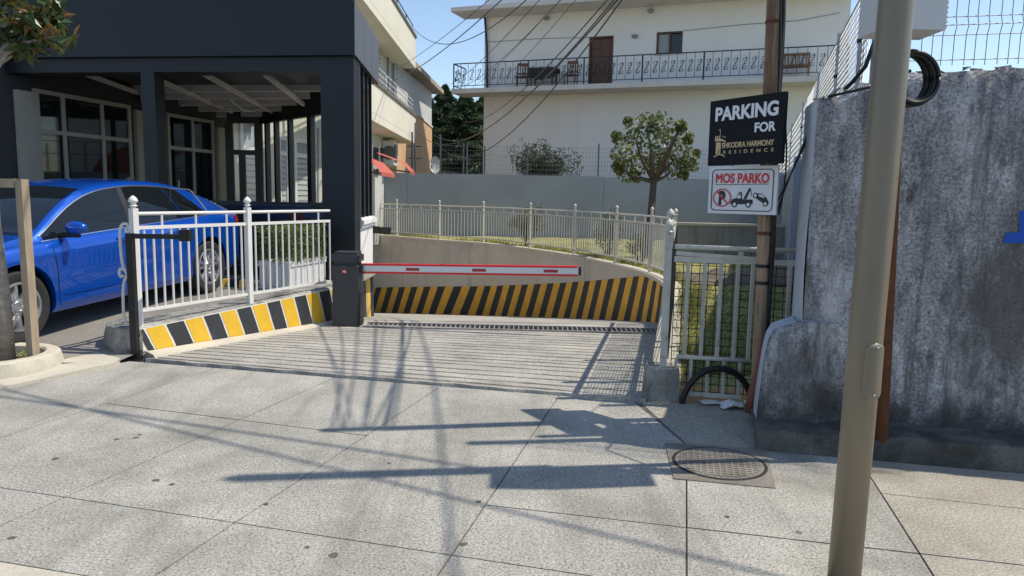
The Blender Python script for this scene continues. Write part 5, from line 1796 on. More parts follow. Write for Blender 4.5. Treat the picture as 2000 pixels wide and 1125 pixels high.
while t < L_:
    for sg in (1, -1):
        h = .92
        dt = h * .75 * sg
        a, b = (t, 2.2), (t + dt, 2.2 + h)
        if 0 <= t + dt <= L_:
            p, q = cb0 + cdir * a[0], cb0 + cdir * b[0]
            cm.tube([(p.x, p.y, a[1]), (q.x, q.y, b[1])], .0025, 3, False)
    t += .075 if t < 6 else .16
for z in (2.25, 3.1):
    p, q = cb0, cb0 + cdir * L_
    cm.tube([(p.x, p.y, z + (.25 if z > 3 else 0)), ((p + cdir * 1).x, (p + cdir * 1).y, z + .02), (q.x, q.y, z)], .006, 4, False)
cm.build('mesh_wires', M['galv'], cl)['kind'] = 'stuff'

# ---- rusty pole with meter box and cable coil, behind the lamp post
rp0 = V2(G(1722, 852, .14))
rpole = thing('rusty_pole', (rp0.x, rp0.y, .13), 'thin rusty pole on the wall kerb behind the lamp post', 'pole')
MB().tube([(rp0.x, rp0.y, .10), (rp0.x - .075, rp0.y + .0, 2.4), (rp0.x - .12, rp0.y, 6.0)], [.036, .033, .03], 12).build('shaft', M['rust'], rpole, True)
MB().tube([(rp0.x - .09, rp0.y, 3.3), (rp0.x - .12, rp0.y, 6.1), (rp0.x - .12, rp0.y, 6.2)], [.058, .058, .03], 12).build('upper_tube', M['galv'], rpole, True)
mc = D(1775, 40, rp0.y)
mbx_ = thing('ribbed_box', (mc.x, mc.y, 2.5), 'white ribbed metal cabinet on the rusty pole behind the lamp post', 'cabinet')
bxr = D(1813, 40, rp0.y - .1).x
zb0 = D(1800, 74, rp0.y - .1).z
MB().box(bxr - .36, bxr - .012, rp0.y - .30, rp0.y - .045, zb0, zb0 + .95).build('case', M['ac'], mbx_)
rb = MB()
for k in range(38):
    rb.box(bxr - .0115, bxr, rp0.y - .29, rp0.y - .05, zb0 + .012 + k * .025, zb0 + .024 + k * .025)
rb.build('ribs', M['ac'], mbx_)['kind'] = 'stuff'
coil = thing('cable_coil', (mc.x, rp0.y, 2.0), 'black coil of cable hanging on the rusty pole behind the lamp post', 'cable')
cc = D(1768, 155, rp0.y - .06)
for k in range(7):
    r_ = .125 + .012 * math.sin(k * 2.1)
    pts_ = [(cc.x + r_ * (.9 + .02 * k) * math.cos(a) + .004 * k, cc.y - .012 * k + .02 * math.sin(a), cc.z + r_ * 1.12 * math.sin(a)) for a in np.linspace(0, 2 * PI, 33)]
    MB().tube(pts_, .011, 7).build('loop', M['hose'], coil, True)
pts_ = [(cc.x + .03, cc.y, cc.z + .05), (cc.x - .1, cc.y + .1, cc.z - .02), (cc.x - .30, cc.y + .3, cc.z - .06), D(1640, 172, 5.0)]
MB().tube(pts_, .009, 6).build('tail', M['hose'], coil, True)
MB().tube([D(1716, 60, 4.9), D(1690, 130, 4.9), D(1665, 160, 4.95), D(1650, 175, 5)], .014, 6).build('tail', M['hose'], coil, True)

# ---- lamp post in the foreground
lp0 = D(1655, 1125, 2.83)
lx = V2(D(1664, 1000, 2.83))
lamp = thing('lamp_post', (lx.x, lx.y, 0), 'smooth taupe steel lamp post with an oval access cover in front', 'lamp post')
lr = .063
MB().tube([(lx.x + (z - 1) * .012, lx.y, z) for z in (0, 1, 2, 3, 6)], [lr, lr, lr - .001, lr - .002, lr - .008], 48).build('shaft', M['lamp'], lamp, True)
# access cover: oval shell standing proud on the right side
zc0, zc1 = D(1715, 778, 2.79).z, D(1718, 668, 2.79).z
ang0 = math.atan2(-(lx.y), -(lx.x))                    # direction to the camera
cen = ang0 + R(38)
rows = []
hh = (zc1 - zc0) / 2; zc_ = (zc0 + zc1) / 2
for i in range(25):
    v = -1 + 2 * i / 24
    zz = zc_ + hh * v
    r0_ = .5
    half = R(37) * (1 if abs(v) < 1 - r0_ * .6 else math.sqrt(max(0, 1 - ((abs(v) - (1 - r0_ * .6)) / (r0_ * .6)) ** 2)))
    row = []
    for j in range(17):
        u = -1 + 2 * j / 16
        a = cen + half * u
        e = min(1, (1 - abs(u)) * 5, (1 - abs(v)) * 14)
        rr_ = lr + .0005 + .011 * max(0, e) ** .5
        row.append((lx.x + rr_ * math.cos(a), lx.y + rr_ * math.sin(a), zz))
    rows.append(row)
acc = MB().grid(rows).build('access_cover', M['lamp'], lamp, True, fix=True)
for zz in (zc_ - hh * .84, zc_ + hh * .84):
    a = cen
    orb((lx.x + (lr + .010) * math.cos(a), lx.y + (lr + .010) * math.sin(a), zz), .005, 8).build('screw', M['galv'], acc, True)

# ---- manhole in the pavement
mq = [V2(G(1299, 866)), V2(G(1494, 878)), V2(G(1515, 955)), V2(G(1316, 936))]
mcn = sum(mq, Vector((0, 0))) / 4
man = thing('manhole_cover', (mcn.x, mcn.y, 0), 'brown square manhole frame with round patterned cover in the pavement', 'manhole')
MB().prism([tuple(p) for p in mq], -.03, .006).build('frame', M['manhole'], man)
mr = .255
MB().lathe([(mr + .02, 0), (mr + .02, .0005)], (mcn.x, mcn.y, .0068), 40).build('seat_gap', M['pit'], man)
lid = MB().lathe([(mr, 0), (mr, .003), (.001, .0032)], (mcn.x, mcn.y, .007), 40).build('lid', M['manhole'], man)
rib = MB()
for k in range(-6, 7):
    c_ = k * .036
    hl_ = math.sqrt(max(0, (mr - .02) ** 2 - c_ * c_))
    if hl_ < .04: continue
    a = Vector((E2.x, E2.y)); b = Vector((N2.x, N2.y))
    rib.fbox(mcn + b * c_, a, b, -hl_, hl_, -.006, .006, .0103, .0135)
    rib.fbox(mcn + a * c_, a, b, -.006, .006, -hl_, hl_, .0103, .0132)
rib.build('tread_ribs', M['manhole'], lid)

# ================================================================== BACKGROUND
# ---- grey garden wall across the back
GWY = 24.2
gx0, gx1 = D(700, 340, GWY).x, D(1700, 340, GWY).x
gw = thing('garden_wall', (gx0, GWY, 0), 'plain grey rendered wall across the back of the garden', 'wall')
gzt = D(1000, 341.5, GWY).z
gw_secs = [gx0 - 3, D(795, 340, GWY).x, D(1180, 340, GWY).x, gx1 + 3]
for k in range(3):
    MB().box(gw_secs[k] + .004, gw_secs[k + 1] - .004, GWY, GWY + .22, -1.5, gzt + (0, .0, -.02)[k]).build('wall_section', M['greywall'], gw)
# mesh fence on it
mf = thing('wall_mesh_fence', (gx0, GWY + .1, gzt), 'pale welded mesh fence on top of the grey garden wall', 'fence')
for px, top in ((860, 262), (905, 280), (912, 280), (946, 285), (1030, 283), (1168, 280), (1300, 283), (1430, 285), (1560, 285)):
    x = D(px, 340, GWY + .1).x
    MB().box(x - .025, x + .025, GWY + .08, GWY + .13, gzt, D(px, top, GWY).z).build('post', M['steelwire'], mf)
xa, xb = D(846, 340, GWY).x, D(1600, 340, GWY).x
vm = MB(); z1 = D(1000, 285, GWY).z
x = xa
while x < xb:
    vm.tube([(x, GWY + .1, gzt + .02), (x, GWY + .1, z1)], .0032, 3, False); x += .1
for k in range(7):
    z = gzt + .04 + (z1 - gzt - .06) * k / 6
    vm.tube([(xa, GWY + .1, z), (xb, GWY + .1, z)], .004, 3, False)
vm.build('mesh_wires', M['steelwire'], mf)['kind'] = 'stuff'
# low concrete wall in the garden on the right
lw = thing('low_wall', tuple(D(1340, 470, 15.5)), 'low stained concrete wall in the garden behind the gate', 'wall')
la, lb2 = D(1322, 442, 15.6), D(1600, 446, 15.2)
MB().beam(V(la.x, la.y, .5), V(lb2.x, lb2.y, .5), .2, 1.06).build('wall_body', M['lowwall'], lw)
MB().beam(V(la.x - .03, la.y, 1.055), V(lb2.x, lb2.y, 1.055), .27, .05).build('coping', M['cream'], lw)
# soil bank in the garden
mb = MB(); rows = []
for i in range(24):
    x = D(1335, 498, 11.5).x + 2.6 * i / 23
    rows.append([(x, 11.2 + .3 * j + .05 * math.sin(i), gz(11.5) + .02 + .14 * math.sin(PI * j / 5) * (1 + .4 * math.sin(i * 1.3)) * min(1, i / 3, (23 - i) / 3)) for j in range(6)])
tag(mb.grid(rows).build('soil_bank', M['earth'], None, True), 'dry tan soil heap on the lawn behind the gate', 'soil', kind='stuff')

# ---- garden tree
def make_tree(name, label, base, trunk_top, limbs, clumps, leaf, size, per, tr=.07, mt=M['trunk2'], asp=.55, group=None, cat='tree', lr=.45):
    t = thing(name, tuple(base), label, cat, group)
    MB().tube([base, base.lerp(trunk_top, .5) + V(.03, 0, 0), trunk_top], [tr * 1.15, tr, tr * .85], 10).build('trunk', mt, t, True)
    lb = MB()
    for c in limbs:
        q = Vector(c)
        mid_ = trunk_top.lerp(q, .5) + V(random.uniform(-.08, .08), random.uniform(-.08, .08), -.06)
        lb.tube([trunk_top + V(0, 0, -.03), mid_, q], [tr * .6, tr * .38, tr * .14], 6)
    if limbs: lb.build('limbs', mt, t, True)
    pts = clump_points([c[0] for c in clumps], [c[1] for c in clumps], per)
    cen = np.mean([c[0] for c in clumps], axis=0)
    leaf_cloud(pts, size, asp=asp, out=cen).build('crown', leaf, t)
    return t
TD = 16.6
tb_ = D(1262, 440, TD); tb_.z = gz(TD)
tt_ = D(1277, 352, TD)
cl_ = []
for px, py, r_ in ((1222, 335, .26), (1215, 300, .28), (1238, 262, .27), (1228, 238, .13), (1262, 243, .26), (1290, 240, .26), (1272, 275, .33), (1312, 265, .25), (1330, 245, .15), (1345, 270, .14),
                   (1330, 298, .28), (1350, 320, .2), (1318, 330, .27), (1248, 318, .3), (1288, 310, .28), (1205, 268, .15), (1208, 325, .16), (1360, 300, .10), (1240, 345, .14), (1335, 340, .14)):
    cl_.append((tuple(D(px, py, TD + random.uniform(-.6, .6))), r_ * .98))
make_tree('garden_tree', 'small round-crowned tree in the garden before the white house', tb_, tt_, [c[0] for c in cl_[::2]] + [cl_[4][0], cl_[8][0]], cl_, M['leaf_tree'], .12, 92, tr=.085, asp=.62)
def bush(name, label, px, py, d, r, n, leaf, size, group=None, z0=None, asp=.45, sq=1.0, cat='bush'):
    c = D(px, py, d)
    t = thing(name, (c.x, c.y, z0 if z0 is not None else gz(d)), label, cat, group)
    cs = []
    for k in range(16):
        v = Vector((random.gauss(0, 1), random.gauss(0, 1), random.gauss(0, 1))).normalized() * r * random.uniform(.3, .8)
        cs.append((tuple(c + V(v.x, v.y, v.z * sq)), r * random.uniform(.3, .5)))
    leaf_cloud(clump_points([a for a, b in cs], [b for a, b in cs], n), size, asp=asp, out=tuple(c)).build('foliage', leaf, t)
    st = MB()
    base = V(c.x, c.y, z0 if z0 is not None else gz(d))
    for k in range(7):
        st.tube([base + V(random.uniform(-.06, .06), random.uniform(-.06, .06), -.05), Vector(cs[k][0])], [.02, .006], 5)
    st.build('stems', M['trunk2'], t)
    return t
bush('garden_bush', 'round green bush behind the middle of the ramp fence', 1029, 440, 19.6, .52, 90, M['leaf_bush'], .07)
bush('garden_bush', 'sparse bush behind the ramp fence below the garden tree', 1188, 452, 16.4, .5, 55, M['leaf_bush'], .07)
bush('garden_bush', 'small dark bush at the right end of the ramp fence', 1252, 476, 14.6, .3, 50, M['leaf_bush'], .06)
bush('oleander', 'dark spiky oleander behind the mesh fence before the white house', 1058, 322, 26.2, 1.3, 150, M['leaf_ole'], .22, z0=0, asp=.17, sq=.62, cat='shrub')

# ---- conifers
def conifer(px, top, d, w_, label):
    b = D(px, 380, d); b.z = 0
    tz = D(px, top, d).z
    t = thing('conifer', tuple(b), label, 'tree', 'conifers behind the grey wall')
    MB().tube([b, V(b.x, b.y, tz * .5), V(b.x, b.y, tz - .1)], [.16, .1, .02], 8).build('trunk', M['trunk2'], t, True)
    n = 22000
    h = RNG.uniform(0, 1, n)
    layer = np.floor(h * 17) / 17
    rad = w_ * np.minimum(1, (1 - h) * 1.25) ** .8 * (.55 + .45 * (1 - (h - layer) * 17)) * (.75 + .25 * np.sin(layer * 50 + RNG.uniform(0, .5, n)))
    a = RNG.uniform(0, 2 * PI, n)
    lob = .72 + .28 * np.sin(a * 5 + layer * 40)
    rr = rad * lob * RNG.uniform(.25, 1, n) ** .5
    z = tz * h + .35 * rr * .4
    P = np.stack([b.x + rr * np.cos(a), b.y + rr * np.sin(a), z], 1)
    leaf_cloud(P, .38, asp=.24, fold=.1, up=.1, out=(b.x, b.y, tz * .4)).build('crown', M['leaf_con'], t)
conifer(868, 168, 46, 5.2, 'tall dark conifer beside the pale apartment house')
conifer(908, 180, 44, 5.2, 'dark conifer between the two houses, second from the left')
conifer(942, 186, 47, 5.4, 'dark conifer half hidden by the white house corner')
conifer(838, 192, 50, 5.0, 'dark conifer half hidden by the apartment house')

# ---- white house with balcony
WA = Vector((math.cos(R(20)), -math.sin(R(20)))); WB = Vector((math.sin(R(20)), math.cos(R(20))))
H0 = V2(D(945, 200, 31.0))
house = thing('white_house', (H0.x, H0.y, 0), 'white rendered house with long wrought iron balcony behind the garden', 'house')
def hp(px, py, t=0.0): return PLN(px, py, H0 + WB * t, WB)
def hs_(px, py=150, t=0.0): return (V2(hp(px, py, t)) - H0).dot(WA)
def hf(mb, *a): return mb.fbox(H0, WA, WB, *a)
HW = hs_(1652)
ds0, ds1 = hs_(1149), hs_(1196)
dz1 = hp(1172, 71).z; dz0 = hp(1172, 172).z
ZSL = hp(1172, 173).z
win0, win1, wz0, wz1 = hs_(1279), hs_(1330), hp(1300, 105).z, hp(1300, 62).z
# front wall with door and window openings left open
wl = MB()
ZTOP = hp(1000, -150).z
hf(wl, 0, ds0, 0, .3, 0, ZTOP); hf(wl, ds1, win0, 0, .3, 0, ZTOP); hf(wl, win1, HW, 0, .3, 0, ZTOP)
hf(wl, ds0, ds1, 0, .3, 0, ZSL - .02); hf(wl, ds0, ds1, 0, .3, dz1, ZTOP); hf(wl, win0, win1, 0, .3, 0, wz0); hf(wl, win0, win1, 0, .3, wz1, ZTOP)
wl.build('front_wall', M['white_wall'], house)
hf(MB(), 0, HW, .3, 8, 0, ZTOP - .01).build('house_body', M['white_wall'], house)
hf(MB(), -.9, HW, -1.25, -.004, ZSL - .18, ZSL).build('balcony_slab', M['slab'], house)
ze = hp(1000, 16, -1.2).z
hf(MB(), -.9, HW, -1.35, -.004, ze, ze + .16).build('eaves_slab', M['slab'], house)
# door
dr = hf(MB(), ds0 + .06, ds1 - .06, .10, .15, ZSL, dz1 - .06).build('door', M['wood_door'], house)
fr_ = MB(); hf(fr_, ds0, ds0 + .058, -.02, .2, ZSL, dz1); hf(fr_, ds1 - .058, ds1, -.02, .2, ZSL, dz1); hf(fr_, ds0 + .06, ds1 - .06, -.02, .2, dz1 - .058, dz1)
fr_.build('door_frame', M['wood_door'], dr)
dw = ds1 - ds0
for i in range(2):
    for j in range(4):
        a = ds0 + .12 + i * (dw - .2) / 2
        hf(MB(), a, a + (dw - .2) / 2 - .08, .075, .099, ZSL + .1 + j * .48, ZSL + .1 + j * .48 + .36).build('door_panel', M['wood_door'], dr)
# window
wn_ = hf(MB(), win0, win1, .16, .18, wz0, wz1).build('window', M['glass_dark'], house)
fr_ = MB(); hf(fr_, win0, win0 + .05, .05, .155, wz0, wz1); hf(fr_, win1 - .05, win1, .05, .155, wz0, wz1); hf(fr_, win0 + .05, win1 - .05, .05, .155, wz1 - .05, wz1); hf(fr_, win0 + .05, win1 - .05, .05, .155, wz0, wz0 + .05)
hf(fr_, (win0 + win1) / 2 - .02, (win0 + win1) / 2 + .04, .05, .155, wz0 + .05, wz1 - .05)
fr_.build('window_frame', M['wood_door'], wn_)
hf(MB(), win0 + .06, (win0 + win1) / 2 - .03, .14, .15, wz0 + .06, wz1 - .06).build('curtain', M['curtain'], wn_)
hf(MB(), win0 - .05, win1 + .05, -.06, 0, wz0 - .05, wz0 - .002).build('window_sill', M['slab'], wn_)
# wall lamps and cable
for px, py in ((1068, 36), (1271, 22), (1240, 71)):
    p = hp(px, py)
    MB().lathe([(.001, -.09), (.09, -.06), (.13, 0), (.11, .05), (.001, .07)], tuple(p - V(WB.x, WB.y, 0) * .06), 12).build('wall_lamp', M['greywall'], house, True)
MB().tube([hp(px, py, -.02) for px, py in ((955, 82), (1060, 75), (1150, 73))], .012, 4).build('wall_cable', M['greywall'], house)
MB().tube([hp(px, py, -.02) for px, py in ((1335, 60), (1450, 48), (1560, 40), (1640, 25))], .012, 4).build('wall_cable', M['greywall'], house)
pts_ = [hp(946, 20, -.1), hp(951, 90, -.1), hp(952, 180, -.1)]
MB().tube(pts_, .05, 6).build('down_pipe', M['frame_dark'], house)
# railing
rl = MB(); RT_ = -1.16
def HR(s, z, t=RT_): return V(H0.x + WA.x * s + WB.x * t, H0.y + WA.y * s + WB.y * t, z)
rail_ = thing('balcony_railing', tuple(HR(-.85, ZSL)), 'black wrought iron railing with scrolls along the white house balcony', 'railing')
ra, rb_ = -.84, HW - .05
RH = .98
MB().beam(HR(ra, ZSL + RH), HR(rb_, ZSL + RH), .045, .035).build('top_rail', M['iron'], rail_)
MB().beam(HR(ra, ZSL + .12), HR(rb_, ZSL + .12), .03, .025).build('bottom_rail', M['iron'], rail_)
MB().beam(HR(ra, ZSL + RH), HR(ra, ZSL + RH, -.02), .045, .035).build('top_rail', M['iron'], rail_)
MB().beam(HR(ra, ZSL + .12), HR(ra, ZSL + .12, -.02), .03, .025).build('bottom_rail', M['iron'], rail_)
post_px = [930, 1032, 1141, 1255, 1375, 1500]
post_s = [ra] + [hs_(px, 120, RT_) for px in post_px[1:]] + [rb_]
for s in post_s:
    MB().beam(HR(s, ZSL), HR(s, ZSL + RH), .05, .05).build('post', M['iron'], rail_)
bal_m = MB().tube([(0, 0, .12), (0, 0, RH)], .010, 5).mesh('baluster', M['iron'])
# s-scroll
scp = []
for k in range(15):
    a = PI * .5 + k / 14 * PI * 2.6
    r_ = .095 - .07 * k / 14
    scp.append((-r_ * math.cos(a) * 1.0, .68 + r_ * math.sin(a)))
scp = scp[::-1]
low = [(-x, 1.06 - z) for x, z in scp[::-1]]
mid_s = [(.0 + .03, .60), (.0, .53), (-.03, .46)]
full = scp[:-1] + [(scp[-1][0] * .4 + .05, .70)] + [(.07, .64), (.03, .56), (0, .53), (-.03, .50), (-.07, .42)] + low[1:]
ang20 = -R(20)
smsh = MB().tube([(x * WA.x, x * WA.y, z) for x, z in full], .011, 4)
smsh.tube([(-.035 * WA.x, -.035 * WA.y, .56), (.035 * WA.x, .035 * WA.y, .50)], .012, 4)
smsh = smsh.mesh('scroll', M['iron'])
for a, b in zip(post_s[:-1], post_s[1:]):
    n_ = max(3, int(round((b - a) / .33)))
    for k in range(n_):
        s = a + (b - a) * (k + .5) / n_
        link('scroll', smsh, rail_, HR(s, ZSL))
        if k: link('baluster', bal_m, rail_, HR(a + (b - a) * k / n_, ZSL))
smsh2 = MB().tube([(x * WB.x, x * WB.y, z) for x, z in full], .011, 4).mesh('scroll', M['iron'])
for k in range(3):
    link('scroll', smsh2, rail_, HR(ra, ZSL, RT_ + .2 + k * .36))
    link('baluster', bal_m, rail_, HR(ra, ZSL, RT_ + .38 + k * .36))
# balcony furniture
def chair(px, label, rot):
    c = HR(hs_(px, 150, -.55), ZSL + .001, -.55)
    t = thing('wooden_chair', tuple(c), label, 'chair', 'wooden chairs on the balcony')
    ca_, sa_ = math.cos(rot), math.sin(rot)
    P = lambda x, y, z: V(c.x + x * ca_ - y * sa_, c.y + x * sa_ + y * ca_, c.z + z)
    for x, y in ((-.2, -.2), (.2, -.2)):
        MB().beam(P(x, y, 0), P(x, y, .44), .045, .045).build('leg', M['wood_chair'], t)
    for x in (-.2, .2):
        MB().beam(P(x, .2, 0), P(x, .24, 1.0), .045, .045).build('back_post', M['wood_chair'], t)
    MB().beam(P(0, -.22, .46), P(0, .22, .46), .46, .04).build('seat', M['wood_chair'], t)
    for z, h in ((.98, .12), (.62, .06)):
        MB().beam(P(-.21, .235, z), P(.21, .235, z), .035, h).build('back_rail', M['wood_chair'], t)
    for k in range(3):
        MB().beam(P(-.1 + .1 * k, .23, .62), P(-.1 + .1 * k, .235, .96), .04, .015).build('splat', M['wood_chair'], t)
chair(1020, 'wooden balcony chair left of the cloth-covered table', R(-20) + R(15))
chair(1115, 'wooden balcony chair between the covered table and the brown door', R(-20))
tc = HR(hs_(1062, 150, -.5), ZSL, -.5)
tbl = thing('balcony_table', tuple(tc), 'dark cloth-covered table on the balcony', 'table')
MB().fbox(V2(tc), WA, WB, -.5, .5, -.32, .32, ZSL + .70, ZSL + .745).build('tabletop', M['wood_chair'], tbl)
for x in (-.44, .44):
    for y in (-.27, .27):
        MB().fbox(V2(tc), WA, WB, x - .03, x + .03, y - .03, y + .03, ZSL, ZSL + .70).build('leg', M['wood_chair'], tbl)
cl_obj = MB(); rows = []
for i in range(29):
    u = i / 28
    s = -.56 + 1.12 * u
    dr_ = .34 + .16 * math.sin(PI * u) + .03 * math.sin(u * 25)
    rows.append([HR(0, 0, 0) * 0 + V(tc.x + WA.x * s + WB.x * t, tc.y + WA.y * s + WB.y * t, ZSL + z) for t, z in ((-.40 + .02 * math.sin(u * 40), .76 - dr_), (-.37, .68), (-.34, .758), (.34, .758), (.37, .6))])
clo = cl_obj.grid(rows).build('table_cloth', M['cloth'], None, True, R(60))
clo['label'] = 'dark brown cloth hanging over the balcony table'; clo['category'] = 'cloth'
bc_ = HR(hs_(1549, 140, -.5), ZSL, -.5)
bn_ = thing('balcony_bench', tuple(bc_), 'wooden slatted bench at the right end of the balcony', 'bench')
for x in (-.5, .5):
    MB().fbox(V2(bc_), WA, WB, x - .03, x + .03, -.2, .22, ZSL, ZSL + .42).build('leg', M['wood_bench'], bn_)
    MB().fbox(V2(bc_), WA, WB, x - .03, x + .03, .2, .25, ZSL + .421, ZSL + .95).build('back_post', M['wood_bench'], bn_)
MB().fbox(V2(bc_), WA, WB, -.55, .55, -.22, .19, ZSL + .422, ZSL + .47).build('seat', M['wood_bench'], bn_)
MB().fbox(V2(bc_), WA, WB, -.469, .469, .2, .24, ZSL + .86, ZSL + .95).build('back_rail', M['wood_bench'], bn_)
MB().fbox(V2(bc_), WA, WB, -.469, .469, .2, .24, ZSL + .50, ZSL + .56).build('back_rail', M['wood_bench'], bn_)
for k in range(8):
    MB().fbox(V2(bc_), WA, WB, -.42 + k * .115, -.38 + k * .115, .21, .23, ZSL + .561, ZSL + .859).build('slat', M['wood_bench'], bn_)

# ---- pale apartment house on the left, behind the cafe
AX = -3.55                                   # balcony front plane x; wall plane at AX - 1
apt = thing('apartment_house', (AX - 1, 20, 0), 'pale apartment house with two solid balconies behind the cafe', 'house')
AWX = -4.25
def ap(px, py, x=AX):
    d = ray(px, py); return CAM + d * (x / d.x)
y_end = ap(812, 75).y
def balcony(z_top, z_bot, y0, name='balcony'):
    b = MB().box(AX - .15, AX, y0, y_end, z_bot + .2, z_top).build(name, M['cream_wall'], apt)
    MB().box(AWX, AX - .003, y0, y_end - .003, z_bot, z_bot + .198).build('floor_slab', M['cream_wall'], b)
    MB().box(AWX, AX - .15, y_end - .15, y_end - .002, z_bot + .2, z_top).build('end_wall', M['cream_wall'], b)
    MB().box(AX - .2, AX + .04, y0, y_end + .04, z_top + .003, z_top + .09).build('coping', M['dark_edge'], b)
    return b
zt1_, zb1_ = ap(812, 75).z, ap(812, 134).z
zt2_, zb2_ = ap(812, 229).z, ap(812, 281).z
b1 = balcony(zt1_, zb1_, 17.0); b2 = balcony(zt2_, zb2_, 17.0)
# railings on the balconies
for b, zt, mt_, nr in ((b1, zt1_ + .09, M['iron'], 2), (b2, zt2_ + .09, M['white_pier'], 3)):
    r_ = MB()
    for k in range(nr):
        z = zt + .16 + k * .15
        r_.tube([(AX - .08, 17.2, z), (AX - .08, y_end - .1, z)], .018, 5)
    y = 17.3
    while y < y_end:
        r_.tube([(AX - .08, y, zt), (AX - .08, y, zt + .16 + (nr - 1) * .15)], .02, 5); y += 1.9
    r_.build('railing', mt_, b)
MB().box(AWX - 1.3, AWX, 22.6, y_end + .4, 0, 12).build('tower_wall', M['grey_side'], apt)
p = ap(766, 20, AX - .3)
MB().tube([(AX - .3, y_end - 6.4, zt1_), (AX - .3, y_end - 6.4, zt1_ + 4)], .06, 6).build('white_post', M['white_pier'], apt)
# lower wing with mono pitch roof
y_w1 = ap(843, 240, AWX).y
zr0, zr1 = ap(790, 141, AWX).z, ap(843, 178, AWX).z
zo = ap(843, 250, AWX).z
y_w0 = y_end + .4
wg = MB().box8([(AWX - 4, y_w0 + .003, zo), (AWX, y_w0 + .003, zo), (AWX, y_w1, zo), (AWX - 4, y_w1, zo), (AWX - 4, y_w0 + .003, zr0), (AWX, y_w0 + .003, zr0), (AWX, y_w1, zr1), (AWX - 4, y_w1, zr1)])
wg.build('wing_wall', M['grey_side'], apt)
wb_ = MB().box(AWX - 1.2, AWX + .02, y_w0 + .01, y_w1 + .02, 0, zo - .003)
wb_.box(AWX - 1.2, AWX + .03, 24.6, y_w0, 0, zb2_ - .003)
wb_.build('wing_base', M['orange_wall'], apt)
MB().box(AWX - 4, AWX + .06, y_w0 - .3, y_w1 + .06, zo - .002, zo + .09).build('string_course', M['slab'], apt)
MB().beam(V(AWX - 1.8, y_end - .6, zr0 + .12), V(AWX - 1.8, y_w1 + 1.2, zr1 + .12), 4.6, .2).build('roof', M['roofedge'], apt)
pp0 = ap(771, 198, AWX + .1); MB().tube([pp0, V(pp0.x, pp0.y, zb1_)], .07, 8).build('down_pipe', M['galv'], apt)
pp0 = ap(758, 203, AWX + .06); MB().tube([pp0, V(pp0.x, pp0.y, zb1_)], .03, 6).build('down_pipe', M['steelwire'], apt)
# shutter louvres on the tower wall
lv = MB()
p0 = ap(738, 160, AWX + .01)
for k in range(14):
    MB().box(AWX + .003, AWX + .03, p0.y - .5, p0.y + .6, p0.z - .8 + k * .13, p0.z - .8 + k * .13 + .09).build('shutter_slat', M['grey_side'], apt)
# ground floor windows, air conditioner
for px in (733, 746):
    p = ap(px, 305, AWX + .02)
    w_ = MB().box(AWX + .022, AWX + .05, p.y - .6, p.y + .5, p.z - .55, p.z + .25).build('window', M['glass_dark'], apt)
    MB().box(AWX + .022, AWX + .07, p.y - .7, p.y - .602, p.z - .6, p.z + .3).build('window_frame', M['white_pier'], w_)
p = ap(772, 300, AWX + .35)
acb = thing('air_conditioner', (p.x, p.y, p.z - .4), 'air conditioner unit on the orange wall under the lower balcony', 'air conditioner')
MB().box(p.x - .33, p.x + .02, p.y - .45, p.y + .45, p.z - .38, p.z + .38).build('case', M['ac'], acb)
MB().lathe([(.22, 0), (.22, .02)], (0, 0, 0), 20, 'y').build('fan_grille', M['steelwire'], acb).location = (-.12, -.475, .4)
MB().box(p.x + .021, p.x + .04, p.y - .35, p.y + .2, p.z - .28, p.z + .28).build('side_grille', M['frame_dark'], acb)
# red awnings
for i, (px, py, w_, lb) in enumerate(((738, 322, 1.9, 'red awning next to the cafe corner'), (789, 322, 1.0, 'small red awning behind the grey wall end'))):
    p = ap(px, py, AX + .3)
    aw = thing('red_awning', tuple(p), lb, 'awning', 'red awnings under the balcony')
    rows = []
    for k in range(13):
        y = p.y - w_ / 2 + w_ * k / 12
        rows.append([(p.x - .7, y, p.z + .30 + .03 * (k % 2)), (p.x, y, p.z + .05 + .03 * (k % 2)), (p.x + .25, y, p.z - .2 + .03 * (k % 2)), (p.x + .26, y, p.z - .28)])
    MB().grid(rows).build('sheet', M['redroof'], aw)
    for y in (p.y - w_ / 2 + .1, p.y + w_ / 2 - .1):
        MB().tube([(p.x - .7, y, p.z - .1), (p.x + .2, y, p.z - .22)], .02, 5).build('bracket', M['steelwire'], aw)
# service poles by the house
for px, t0, lb in ((805, 258, 'thin dark pole standing at the corner of the pale apartment house'), (811, 240, 'thinner service pipe beside the corner pole of the apartment house')):
    b = D(px, 336, 25.2); 
    pl_ = thing('service_pole', (b.x, b.y, 0), lb, 'pole')
    MB().tube([(b.x, b.y, 0), (b.x, b.y, D(px, t0, 25.2).z)], .035, 6).build('shaft', M['steelwire'], pl_)
    for z in (2.8, 3.2):
        MB().beam(V(b.x - .2, b.y, z), V(b.x + .25, b.y, z), .03, .03).build('cross_arm', M['steelwire'], pl_)
ds = D(850, 322, 26)
dish = thing('satellite_dish', (ds.x, ds.y, 2.2), 'pale satellite dish above the grey wall beside the orange wall', 'satellite dish')
rows = []
for i in range(7):
    r_ = .30 * i / 6
    rows.append([(ds.x + r_ * math.cos(a) * .6 - .12 * (1 - (i / 6) ** 2), ds.y + r_ * math.cos(a) * .4 , ds.z + r_ * math.sin(a)) for a in np.linspace(0, 2 * PI, 21)])
MB().grid(rows).build('reflector', M['grey_side'], dish, True)
MB().tube([(ds.x - .12, ds.y, ds.z), (ds.x - .15, ds.y + .05, 0)], .03, 6).build('mast', M['steelwire'], dish)

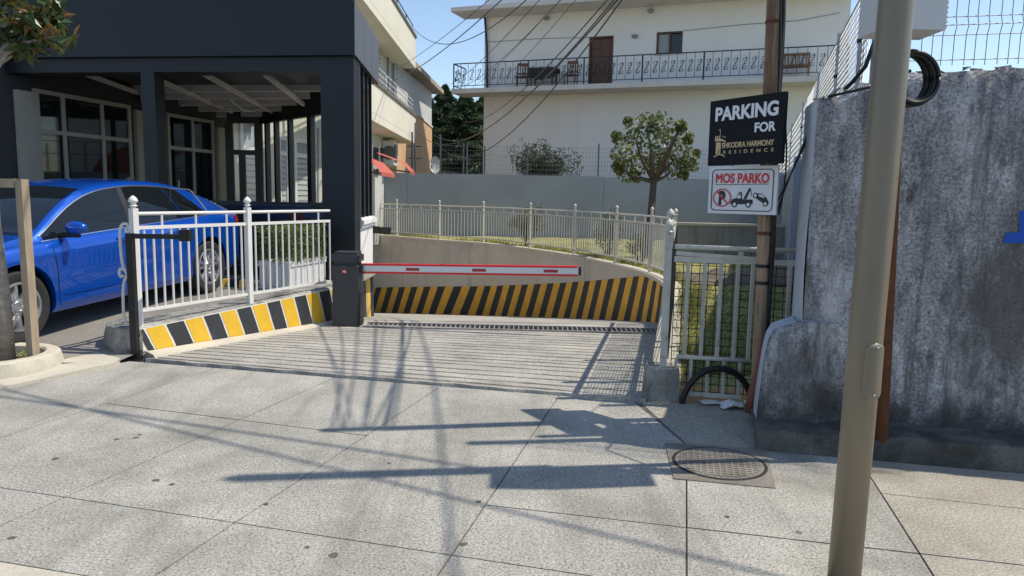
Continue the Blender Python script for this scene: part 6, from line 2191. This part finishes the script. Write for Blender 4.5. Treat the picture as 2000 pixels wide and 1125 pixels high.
# ---- overhead cables
def cable(A, B, sag, r_, label, n=18):
    pts = [A.lerp(B, k / n) + V(0, 0, -sag * 4 * (k / n) * (1 - k / n)) for k in range(n + 1)]
    o = MB().tube(pts, r_, 5).build('overhead_cable', M['hose'])
    return tag(o, label, 'cable', 'overhead cables')
PT = ptop + pdv * .70
PTZ = [PT + V(dx, dy, dz) for dx, dy, dz in ((.05, 0, -.05), (-.05, 0, -.1), (.04, .05, -.18), (-.06, .03, -.25), (.05, .04, -.3), (0, -.06, -.36), (-.05, 0, -.42), (.06, .02, -.5), (-.06, .02, -.55), (.05, -.03, -.6), (-.05, 0, -.66))]
for k, (p2, d2, sag, lb) in enumerate((((735, 168), 23, .5, 'black overhead cable ending under the upper balcony of the apartment house'), ((803, 50), 23, 1.2, 'sagging black cable ending at the upper balcony corner'),
        ((742, 150), 24, .3, 'thin overhead cable ending at the apartment house wall'), ((880, 165), 38, .3, 'overhead cable running down to the left conifer'),
        ((890, 172), 38, .5, 'overhead cable running down between the conifers'), ((905, 182), 40, .3, 'thin overhead cable running down to the second conifer'), ((925, 196), 40, .4, 'thin overhead cable passing the white house corner'))):
    cable(PTZ[k], D(*p2, d2), sag, .006 if k in (2, 5, 6) else .009, lb, 24)
for k, (p2, d2, sag, lb) in enumerate((((846, 262), 25, 1.0, 'black cable of the bundle, lowest end at the grey wall'), ((848, 272), 25, 1.35, 'deepest sagging black cable before the white house'),
        ((815, 258), 25, 1.15, 'black bundle cable ending on the corner service pole'), ((905, 238), 27, .6, 'upper black cable of the bundle crossing the balcony'))):
    cable(PTZ[7 + k], D(*p2, d2), sag, .009, lb, 24)
# cables high over the pavement, seen by their shadows
def shadow_cable(g0, g1, z, r_, lab):
    o_ = Vector((SUNV.x, SUNV.y)) * (z / SUNV.z)
    A, B = V2(G(*g0)) + o_, V2(G(*g1)) + o_
    d = B - A
    A, B = A - d * .35, B + d * .35
    return cable(V(A.x, A.y, z), V(B.x, B.y, z), .05, r_, lab)
shadow_cable((20, 765), (1300, 1075), 6.2, .016, 'long black street cable crossing high over the pavement')
shadow_cable((0, 775), (640, 870), 6.6, .018, 'thick black street cable high over the striped kerb wall')
shadow_cable((828, 645), (858, 900), 6.6, .014, 'unseen black cable added for its shadow on the driveway apron')  # out of view, added only to throw a line of shadow on the apron
